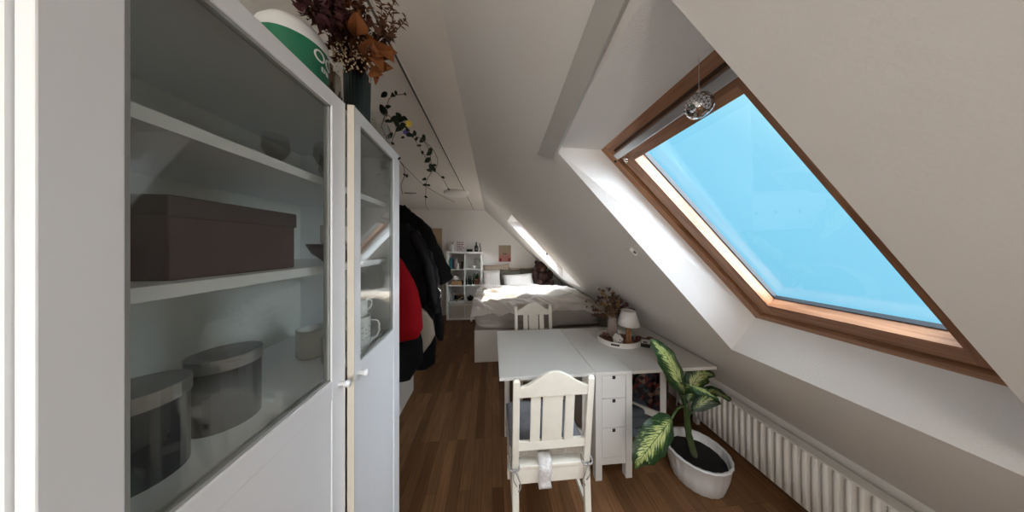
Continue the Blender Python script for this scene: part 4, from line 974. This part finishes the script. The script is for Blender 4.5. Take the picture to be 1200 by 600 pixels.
obj('print', BX(-.018, .012, -.0332, -.0318, .040, .053), mat('label print', (.08, .07, .07), .6), t)
for i, (dx, dy) in enumerate([(-.01, .085), (.075, .06)]):
    t = thing('candle', ['dark red candle behind the black box near the tray', 'dark red candle right of the black box near the tray'][i], 'candle', (bxp.x+dx, bxp.y+dy, TZ), 0, 'red candles on the table')
    bm = B(); lathe(bm, [(0, 0), (.028, 0), (.028, .058), (.022, .062), (0, .058)], n=24); obj('candle_body', bm, mat('brick red wax', (.20, .06, .045), .5), t, smooth=False)
    bm = B(); tube(bm, [(0, 0, .056), (.001, 0, .068)], .001, 5); obj('wick', bm, BLK, t)

# ============================================================ CHAIRS
def make_chair():
    t = thing('dining_chair', 'cream painted chair with arched back in the foreground, grey cushion tied on', 'chair')
    hw = .2085; pw = .034; lean = -.055; sb = -.20; sf = .19; SZ = .45
    def yb(z): return sb+(lean*(z-SZ)/.45 if z > SZ else -.035*(SZ-z)/.45)
    for s_ in (-1, 1):
        bm = B(); xa, xb = sorted((s_*hw, s_*(hw-pw)))
        zsx = [0, .2, SZ, .7, .925, .937]; rings = []
        for i, z in enumerate(zsx):
            y = yb(z); ins = .006 if i == len(zsx)-1 else 0
            sl = 0
            rings.append([bm.verts.new(p) for p in ((xa+ins, y-.013+ins, z), (xb-ins, y-.013+ins, z), (xb-ins, y+.013-ins, z), (xa+ins, y+.013-ins, z))])
        for a in range(len(rings)-1):
            for k in range(4): bm.faces.new((rings[a][k], rings[a][(k+1) % 4], rings[a+1][(k+1) % 4], rings[a+1][k]))
        bm.faces.new(rings[0][::-1]); bm.faces.new(rings[-1]); obj('back_post', bm, CHW, t, bevel=.003)
        obj('leg', BX(xa, xb, sf-.033, sf, 0, SZ-.02), CHW, t, bevel=.003)
        bm = B(); beam(bm, (s_*(hw-.012), yb(.2)+.01, .20), (s_*(hw-.012), sf-.03, .20), .016, .028); obj('side_stretcher', bm, CHW, t)
        bm = B(); beam(bm, (s_*(hw-.014), sb+.013, SZ-.055), (s_*(hw-.014), sf-.03, SZ-.055), .018, .07); obj('side_rail', bm, CHW, t)
    # arched top rail, following the lean
    bm = B(); iw = hw-pw+.002; top = []; n = 28
    for k in range(n+1):
        u = k/n*2-1; a = abs(u)
        z = .893+.078*(math.cos(PI*min(1, a/.93))*.5+.5)**.78
        top.append((u*iw, z))
    bot = [(iw, .838), (-iw, .838)]
    F_ = [bm.verts.new((x, yb(z)-.010, z)) for x, z in top+bot]; R_ = [bm.verts.new((x, yb(z)+.010, z)) for x, z in top+bot]
    m_ = len(F_); bm.faces.new(F_); bm.faces.new(R_[::-1])
    for k in range(m_): bm.faces.new((F_[k], F_[(k+1) % m_], R_[(k+1) % m_], R_[k]))
    obj('top_rail', bm, CHW, t, bevel=.002)
    for cx, w in ((-.092, .050), (-.003, .103), (.087, .048)):
        bm = B(); beam(bm, (cx, yb(.56), .56), (cx, yb(.845), .845), w, .012, Vector((0, 1, 0))); 
        obj('slat', bm, CHW, t, bevel=.001)
    bm = B(); beam(bm, (-iw, yb(.563), .563), (iw, yb(.563), .563), .018, .044); obj('lower_rail', bm, CHW, t, bevel=.002)
    bm = B(); box(bm, -iw, iw, sb-.008, sb+.010, SZ-.095, SZ-.016); obj('rear_apron', bm, CHW, t, bevel=.002)
    bm = B(); box(bm, -iw, iw, sf-.025, sf-.007, SZ-.085, SZ-.02); obj('front_apron', bm, CHW, t)
    obj('seat', BX(-hw+.034, hw-.034, sb-.012, sf+.01, SZ-.018, SZ), CHW, t, bevel=.003)
    return t
ch = make_chair(); chx, chy = .311, 1.357
ch.location = (chx, chy, 0); ch.rotation_euler = (0, 0, math.radians(0))
c2_ = dup(ch, (.45, 2.18, 0), PI, 'cream painted chair with arched back at the far side of the table by the bed')
for o_ in (ch, c2_): o_['group'] = 'cream chairs at the table'
CUS = mat('grey seat fabric', (.20, .205, .225), .9, bump=.3, bscale=80, var=.1, vscale=12)
t = thing('seat_cushion', 'grey quilted seat cushion tied to the foreground chair', 'cushion', (chx-.004, chy+.02, .4505))
def cushion():
    bm = B(); n = 24; G = {}
    for sg in (1, -1):
        for i in range(n+1):
            for j in range(n+1):
                u = i/n*2-1; v = j/n*2-1; e = i in (0, n) or j in (0, n)
                if sg < 0 and e: G[(sg, i, j)] = G[(1, i, j)]; continue
                th = .032*max(0, (1-u**8)*(1-v**8))**.5
                tuft = sum(math.exp(-((u-a)**2+(v-b)**2)/.03) for a in (-.4, .4) for b in (-.4, .4))
                wx = .212-(.0 if v > -.8 else .036*(abs(u)**6))
                G[(sg, i, j)] = bm.verts.new((u*wx, v*.19, .034+sg*(th-(.014*tuft if sg > 0 else 0))))
    for sg in (1, -1):
        for i in range(n):
            for j in range(n): bm.faces.new((G[(sg, i, j)], G[(sg, i+1, j)], G[(sg, i+1, j+1)], G[(sg, i, j+1)]))
    return bm
obj('cushion_cover', cushion(), CUS, t, smooth=True)
bm = B()
for k in range(20):
    x = -.17+k*.018; bx_ = box(bm, x, x+.017, -.196, -.188, .016+.002*math.sin(k), .062+.002*math.sin(k*2))
obj('piping', bm, mat('linen edge', (.45, .41, .36), .9, bump=.4, bscale=90), t, label='beige linen rear edge')
for s_ in (-1, 1):
    bm = B(); X = s_*.195; Yp = -.222
    tube(bm, smoothpath([(s_*.17, -.18, .03), (X+s_*.024, -.200, .012), (X+s_*.022, Yp-.026, .004), (X-s_*.022, Yp-.026, .0), (X-s_*.025, Yp, .006)], 5), .0042, 6)
    tube(bm, smoothpath([(X, Yp-.028, .004), (X-s_*.02, Yp-.04, -.03), (X-s_*.032, Yp-.035, -.075), (X-s_*.02, Yp-.036, -.10)], 5), .0035, 6)
    tube(bm, smoothpath([(X, Yp-.028, .004), (X+s_*.004, Yp-.04, -.035), (X-s_*.012, Yp-.038, -.07)], 5), .0035, 6)
    ball(bm, (X, Yp-.030, .004), .008, 8); obj('tie', bm, mat('grey tie', (.33, .32, .31), .9), t, smooth=True)
bm = B(); G = []
for i in range(14):
    q = i/13; z = .045-.155*q; y = -.205-.042*min(1, q*3)+.004*math.sin(q*9); G.append([bm.verts.new((-.035+x*.034+.004*math.sin(q*7), y+.002*math.sin(x*9+q*8), z)) for x in (-1, -.33, .33, 1)])
for i in range(13):
    for k in range(3): bm.faces.new((G[i][k], G[i][k+1], G[i+1][k+1], G[i+1][k]))
bmS = B(); G = []
for i in range(25):
    y = -.18+i*.014; G.append([bmS.verts.new((-.214-.006*math.sin(i*1.3)*q, y, .034-.085*q)) for q in (0, .35, .7, 1)])
for i in range(24):
    for k in range(3): bmS.faces.new((G[i][k], G[i][k+1], G[i+1][k+1], G[i+1][k]))
obj('skirt', bmS, mat('linen edge', (.45, .41, .36), .9), t, smooth=True, solid=.002, label='thin pale ruffle along the left side')
lab_ = obj('care_label', bm, mat('white label cloth', (.66, .65, .64), .8, bump=.5, bscale=120, var=.12, vscale=60), t, smooth=True, solid=.0015, label='crumpled white care label')

# ============================================================ UNDER / BESIDE THE TABLE
def patmat(nt, b):
    N = nt.nodes; Lk = nt.links; tc = N.new('ShaderNodeTexCoord'); v = N.new('ShaderNodeTexVoronoi'); v.inputs['Scale'].default_value = 28
    Lk.new(tc.outputs['Object'], v.inputs['Vector']); r = N.new('ShaderNodeValToRGB'); e = r.color_ramp.elements; r.color_ramp.interpolation = 'CONSTANT'
    e[0].color = (.03, .02, .025, 1); e[1].position = .35; e[1].color = (.14, .03, .03, 1); x = e.new(.6); x.color = (.22, .14, .10, 1); x = e.new(.8); x.color = (.05, .06, .08, 1)
    sp = N.new('ShaderNodeSeparateColor'); Lk.new(v.outputs['Color'], sp.inputs[0]); Lk.new(sp.outputs[0], r.inputs[0]); Lk.new(r.outputs[0], b.inputs['Base Color']); b.inputs['Roughness'].default_value = .9
t = thing('storage_bag', 'dark red patterned fabric bag on the floor under the table', 'bag', (1.40, 2.13, 0))
bm = B(); bmesh.ops.create_cube(bm, size=1); bmesh.ops.subdivide_edges(bm, edges=bm.edges, cuts=12, use_grid_fill=True)
for v in bm.verts:
    x, y, z = v.co*2; q = (abs(x)**6+abs(y)**6+abs(z)**6)**(1/6); x /= q; y /= q; z /= q
    v.co = (x*.27*(1+.05*(1-z*z)), y*.2, .235+z*.233+noise.noise(Vector((x*2, y*2, z*2)))*.02*(z > -.5))
for v in bm.verts: v.co.z = max(0, v.co.z)
obj('bag_body', bm, ramp_mat('patterned textile', patmat), t, smooth=True)
bm = B(); tube(bm, smoothpath([(-.12, -.205, .33), (-.10, -.23, .43), (0, -.235, .46), (.10, -.23, .43), (.12, -.205, .33)], 4), .01, 8); obj('handle', bm, BLK, t, smooth=True)
t = thing('blanket', 'folded grey blue blanket in front of the patterned bag', 'blanket', (1.22, 1.84, 0))
for k in range(3):
    bm = B(); bmesh.ops.create_cube(bm, size=1); bmesh.ops.subdivide_edges(bm, edges=bm.edges, cuts=8, use_grid_fill=True)
    for v in bm.verts:
        x, y, z = v.co*2; q = (abs(x)**5+abs(y)**5+abs(z)**5)**(1/5); x /= q; y /= q; z /= q
        zz = .045+.08*k+z*.043+noise.noise(Vector((x*2+k, y*2, 0)))*.012*(k > 0 or z > 0)
        v.co = (x*(.14-.02*k), y*.10, max(0, zz))
    obj('fold', bm, mat('grey blue blanket', (.10, .12, .145), .95, bump=.4, bscale=50), t, smooth=True)
# radiator
t = thing('radiator', 'white ribbed radiator low on the knee wall behind the plant', 'radiator', (1.84, 1.35, 0))
bm = B(); box(bm, 1.80, 1.87, .55, 2.02, .08, .42); obj('panel', bm, TRIMW, t, world=True)
bm = B()
for k in range(36): y = .565+k*.0405; tube(bm, [(1.80, y, .09), (1.80, y, .41)], .011, 8)
tag(obj('ribs', bm, TRIMW, t, smooth=True, world=True), kind='stuff')
for y in (.7, 1.85): obj('foot', BX(1.82, 1.85, y-.02, y+.02, 0, .09), TRIMW, t, world=True)
bm = B(); tube(bm, [(1.84, 2.02, .12), (1.84, 2.07, .12), (1.84, 2.07, 0)], .009, 8); obj('pipe', bm, TRIMW, t, smooth=True, world=True)

# ============================================================ DIEFFENBACHIA
px_, py_ = 1.415, 1.425
t = dp = thing('potted_dumb_cane', 'large-leaved variegated dumb cane in a white ribbed oval pot on the floor', 'potted plant', (px_, py_, 0))
POTM = mat('white pot glaze', (.70, .70, .70), .35, var=.04, vscale=8)
bm = B(); PR = .178; n = 96; prof = [(0, .0), (PR*.78, 0), (PR*.82, .006), (PR*.93, .09), (PR, .180), (PR*1.03, .186), (PR*1.03, .193), (PR*.95, .195), (PR*.93, .18), (PR*.90, .12), (0, .12)]
lathe(bm, prof, n=n, flute=.024, nf=22); obj('pot', bm, POTM, t, smooth=True)
bm = B(); lathe(bm, [(0, .138), (PR*.905, .132)], n=40)
for v in bm.verts: v.co.z += noise.noise(v.co*60)*.006
obj('soil', bm, mat('dark soil', (.012, .009, .008), .95, bump=1, bscale=90), t, solid=.01)
def vleaf(nt, b):
    N = nt.nodes; Lk = nt.links; tc = N.new('ShaderNodeTexCoord'); sp = N.new('ShaderNodeSeparateXYZ'); Lk.new(tc.outputs['UV'], sp.inputs[0])
    def mth(op, a, b_=None, v=None):
        m = N.new('ShaderNodeMath'); m.operation = op
        for i, q in enumerate((a, b_)):
            if q is None: continue
            if isinstance(q, (int, float)): m.inputs[i].default_value = q
            else: Lk.new(q, m.inputs[i])
        return m.outputs[0]
    av = mth('ABSOLUTE', mth('SUBTRACT', sp.outputs['Y'], .5))          # 0 midrib .. .5 edge
    diag = mth('SUBTRACT', sp.outputs['X'], mth('MULTIPLY', av, .55))
    co = N.new('ShaderNodeCombineXYZ'); Lk.new(mth('MULTIPLY', diag, 48), co.inputs[0]); Lk.new(mth('MULTIPLY', sp.outputs['Y'], 5), co.inputs[1])
    nz = N.new('ShaderNodeTexNoise'); nz.inputs['Scale'].default_value = 1; nz.inputs['Detail'].default_value = 3; Lk.new(co.outputs[0], nz.inputs['Vector'])
    e = mth('SUBTRACT', mth('ADD', mth('MULTIPLY', nz.outputs['Fac'], 1.3), -.26), mth('MULTIPLY', av, .95))
    # fade towards tip and base
    tipf = mth('MULTIPLY', mth('POWER', mth('ABSOLUTE', mth('SUBTRACT', sp.outputs['X'], .5)), 4), 3.5)
    e = mth('SUBTRACT', e, tipf)
    r = N.new('ShaderNodeValToRGB'); c = r.color_ramp.elements; c[0].position = .15; c[0].color = (.010, .035, .010, 1); c[1].position = .30; c[1].color = (.46, .50, .20, 1)
    x = c.new(.22); x.color = (.07, .17, .035, 1)
    Lk.new(e, r.inputs[0])
    mid = mth('LESS_THAN', av, .012); mx = N.new('ShaderNodeMixRGB'); Lk.new(mid, mx.inputs[0]); Lk.new(r.outputs[0], mx.inputs[1]); mx.inputs[2].default_value = (.03, .075, .02, 1)
    Lk.new(mx.outputs[0], b.inputs['Base Color']); b.inputs['Roughness'].default_value = .35
    wv = N.new('ShaderNodeMath'); wv.operation = 'SINE'; Lk.new(mth('MULTIPLY', diag, 150), wv.inputs[0])
    bu = N.new('ShaderNodeBump'); bu.inputs['Strength'].default_value = .25; bu.inputs['Distance'].default_value = .002; Lk.new(wv.outputs[0], bu.inputs['Height']); Lk.new(bu.outputs[0], b.inputs['Normal'])
VL = ramp_mat('variegated leaf', vleaf)
GS = mat('green cane', (.045, .085, .025), .5, var=.3, vscale=15)
def bigleaf(spine, widths, up, fold=.12):
    # spine: list of 3D points base->tip, widths in metres at those points
    pts = smoothpath(spine, 6); n = len(pts)-1; rows = 12
    bm = B(); uvl = bm.loops.layers.uv.verify(); G = []; up = Vector(up)
    for i, p in enumerate(pts):
        t_ = i/n; d = (pts[min(i+1, n)]-pts[max(i-1, 0)]).normalized(); s_ = d.cross(up).normalized(); u_ = s_.cross(d)
        k = t_*(len(widths)-1); a = int(min(k, len(widths)-2)); fr = k-a; fr = fr*fr*(3-2*fr) if False else fr
        w = widths[a]*(1-fr)+widths[a+1]*fr; row = []
        for j in range(rows+1):
            v = j/rows*2-1
            wave = .006*math.sin(t_*22+v*2)*abs(v)**2
            row.append((bm.verts.new(p+s_*v*w/2-u_*(v*v)*w*fold+u_*wave), t_, j/rows))
        G.append(row)
    for i in range(n):
        for j in range(rows):
            q = (G[i][j], G[i][j+1], G[i+1][j+1], G[i+1][j]); f = bm.faces.new([x[0] for x in q])
            for l, x in zip(f.loops, q): l[uvl].uv = (x[1], x[2])
    return bm
W = [.03, .09, .125, .14, .14, .125, .10, .06, .004]
# leaf A: upper, tip at (762,398), base at (803,462)
A = [atY(803, 462, 1.30), atY(796, 445, 1.27), atY(786, 425, 1.25), atY(775, 410, 1.25), atY(762, 397, 1.27)]
obj('leaf', bigleaf(A, [x*.98 for x in W], (-.25, -1, .75)), VL, dp, smooth=True, world=True)
# leaf B: hanging lower left
Bq = [atY(787, 491, 1.23), atY(777, 504, 1.19), atY(765, 519, 1.16), atY(753, 535, 1.15), atY(744, 549, 1.16)]
obj('leaf', bigleaf(Bq, [.05, .12, .155, .165, .165, .15, .12, .07, .004], (-.2, -1, .3), .06), VL, dp, smooth=True, world=True)
# leaf C: narrow, right, pointing right, seen from edge
Cq = [atY(801, 466, 1.33), atY(803, 452, 1.30), atY(812, 452, 1.22), atY(826, 458, 1.16), atY(842, 468, 1.12)]
obj('leaf', bigleaf(Cq, [x*.7 for x in W], (.2, -.6, 1.2)), VL, dp, smooth=True, world=True)
# leaf D: dark behind right
Dq = [atY(806, 470, 1.45), atY(812, 452, 1.48), atY(818, 442, 1.48), atY(827, 438, 1.45), atY(838, 440, 1.40)]
obj('leaf', bigleaf(Dq, [x*.9 for x in W], (-.2, -1, .8)), VL, dp, smooth=True, world=True)
# leaf E: young, rolled, in the middle
Eq = [atY(804, 478, 1.38), atY(800, 465, 1.34), atY(797, 455, 1.32), atY(795, 445, 1.31)]
obj('leaf', bigleaf(Eq, [x*.25 for x in W], (-.8, -1, .2)), VL, dp, smooth=True, world=True)
Fq = [atY(812, 480, 1.42), atY(835, 462, 1.40), atY(845, 462, 1.35), atY(856, 470, 1.28)]
obj('leaf', bigleaf(Fq, [x*.9 for x in W], (0, -.6, 1.2)), VL, dp, smooth=True, world=True)
s0 = Vector((px_-.02, py_, .145))
bm = B(); cane = smoothpath([s0, atY(812, 528, 1.41), atY(807, 508, 1.40), atY(805, 490, 1.39), atY(804, 474, 1.37)], 6)
tube(bm, cane, [.019+.0022*(math.sin(i*1.9)) for i in range(len(cane)-8)]+[.016]*8, 12); obj('cane', bm, GS, dp, smooth=True, world=True)
bm = B()
for i in range(2, 11): c = cane[i]; lathe(bm, [(.0205, -.002), (.0215, 0), (.0205, .002)], (c.x, c.y, c.z), 14)
obj('leaf_scars', bm, mat('pale leaf scar', (.16, .14, .08), .7), dp, smooth=True, world=True)
for pts in ([atY(804, 476, 1.37), atY(797, 462, 1.33), atY(802, 466, 1.30)], [atY(804, 478, 1.36), atY(800, 476, 1.33), atY(793, 480, 1.27), atY(787, 491, 1.23)], [atY(804, 486, 1.38), atY(803, 475, 1.35), atY(801, 466, 1.33)], [atY(805, 486, 1.40), atY(806, 470, 1.45)], [atY(805, 490, 1.39), atY(812, 480, 1.42)]):
    bm = B(); tube(bm, smoothpath(pts, 5), .0065, 8); obj('petiole', bm, GS, dp, smooth=True, world=True)

# ============================================================ MIRROR BALL AT THE WINDOW
mb = EYE+ray(819, 124)*.50
t = thing('mirror_ball', 'small silver faceted mirror ball hanging in the near skylight', 'mirror ball', mb)
bm = B(); bmesh.ops.create_icosphere(bm, subdivisions=3, radius=.027)
ri = bmesh.ops.inset_individual(bm, faces=bm.faces[:], thickness=.0009, depth=.0006)
inner = set(bm.faces)-set(ri['faces'])
for f in ri['faces']: f.material_index = 1
obj('ball', bm, [mat('mirror tile', (.85, .86, .88), .08, 1), mat('tile joint', (.08, .08, .08), .6)], t)
bm = B(); tube(bm, [(0, 0, .026), (0, 0, .034)], .004, 8); obj('cap', bm, STEEL, t)
zc = slopeZ(mb.x)+OFF-mb.z-.002
bm = B(); tube(bm, [(0, 0, .033), (0, 0, zc)], .0007, 5); obj('thread', bm, mat('nylon thread', (.6, .6, .6), .4), t)

# ============================================================ UNSEEN SUN BLOCKER OUTSIDE (added to shade the near skylight)
def bricks(nt, b):
    N = nt.nodes; Lk = nt.links; tc = N.new('ShaderNodeTexCoord'); br = N.new('ShaderNodeTexBrick'); br.inputs['Scale'].default_value = 4
    br.inputs['Color1'].default_value = (.25, .08, .05, 1); br.inputs['Color2'].default_value = (.32, .12, .07, 1); br.inputs['Mortar'].default_value = (.4, .38, .35, 1); Lk.new(tc.outputs['Object'], br.inputs['Vector']); Lk.new(br.outputs[0], b.inputs['Base Color'])
bm = B(); box(bm, 6.0, 6.8, .93, 2.12, -8, 10.7); box(bm, 5.95, 6.85, .88, 2.17, 10.7, 10.85)   # slim unseen block added to keep direct sun off the near skylight
struct('wall_sun_block', bm, mat('white sun block render', (.78, .77, .75), .8, bump=.3, bscale=40))

# ============================================================ LIGHT
SD = Vector((-.66, -.10, -1)).normalized()   # direction the sunlight travels
sun = bpy.data.lights.new('sun', 'SUN'); sun.energy = 12; sun.angle = math.radians(.6); sun.color = (1, .93, .82)
so = bpy.data.objects.new('sun', sun); C.objects.link(so); so.rotation_euler = SD.to_track_quat('-Z', 'Y').to_euler()
w = bpy.data.worlds.new('sky'); S.world = w; w.use_nodes = True; nt = w.node_tree; N = nt.nodes; Lk = nt.links
N.clear(); out = N.new('ShaderNodeOutputWorld'); bg = N.new('ShaderNodeBackground'); Lk.new(bg.outputs[0], out.inputs[0])
tc = N.new('ShaderNodeTexCoord'); nrm = N.new('ShaderNodeVectorMath'); nrm.operation = 'NORMALIZE'; Lk.new(tc.outputs['Generated'], nrm.inputs[0])
dt = N.new('ShaderNodeVectorMath'); dt.operation = 'DOT_PRODUCT'; Lk.new(nrm.outputs[0], dt.inputs[0]); dt.inputs[1].default_value = tuple(Vector((.45, -.58, .68)).normalized())
r = N.new('ShaderNodeValToRGB'); e = r.color_ramp.elements
e[0].position = .0; e[0].color = (.19, .53, .73, 1); e[1].position = 1; e[1].color = (13, 14.5, 16, 1)
x = e.new(.20); x.color = (.22, .56, .75, 1); x = e.new(.36); x.color = (.38, .70, .84, 1); x = e.new(.48); x.color = (3.9, 4.5, 5.2, 1); x = e.new(.8); x.color = (8.8, 9.9, 11.2, 1)
Lk.new(dt.outputs['Value'], r.inputs[0]); Lk.new(r.outputs[0], bg.inputs['Color']); bg.inputs['Strength'].default_value = 1.0
WS = bg
def area(name, loc, dirv, sx, sy, e, col):
    l = bpy.data.lights.new(name, 'AREA'); l.shape = 'RECTANGLE'; l.size = sx; l.size_y = sy; l.energy = e; l.color = col
    o = bpy.data.objects.new(name, l); C.objects.link(o); o.location = loc; o.rotation_euler = Vector(dirv).to_track_quat('-Z', 'Z').to_euler(); return o
# warm fill lamp added at the unseen window behind the camera
area('fill_behind_camera', (-.2, YF+.02, 1.5), (0.1, 1, -.1), .40, 1.05, 16, (1, .90, .79))

# ============================================================ CAMERA
cam = bpy.data.cameras.new('camera'); co = bpy.data.objects.new('camera', cam); C.objects.link(co)
cam.sensor_width = 36; cam.lens = F/1200*36; cam.shift_y = -(300-HOR)/1200; cam.clip_start = .02; cam.clip_end = 200
co.location = (0, 0, CH); co.rotation_euler = (PI/2, 0, -YAW); S.camera = co
S.view_settings.view_transform = 'Standard'; S.view_settings.look = 'None'; S.view_settings.gamma = 1; S.view_settings.exposure = 0.45
S.view_settings.use_curve_mapping = False
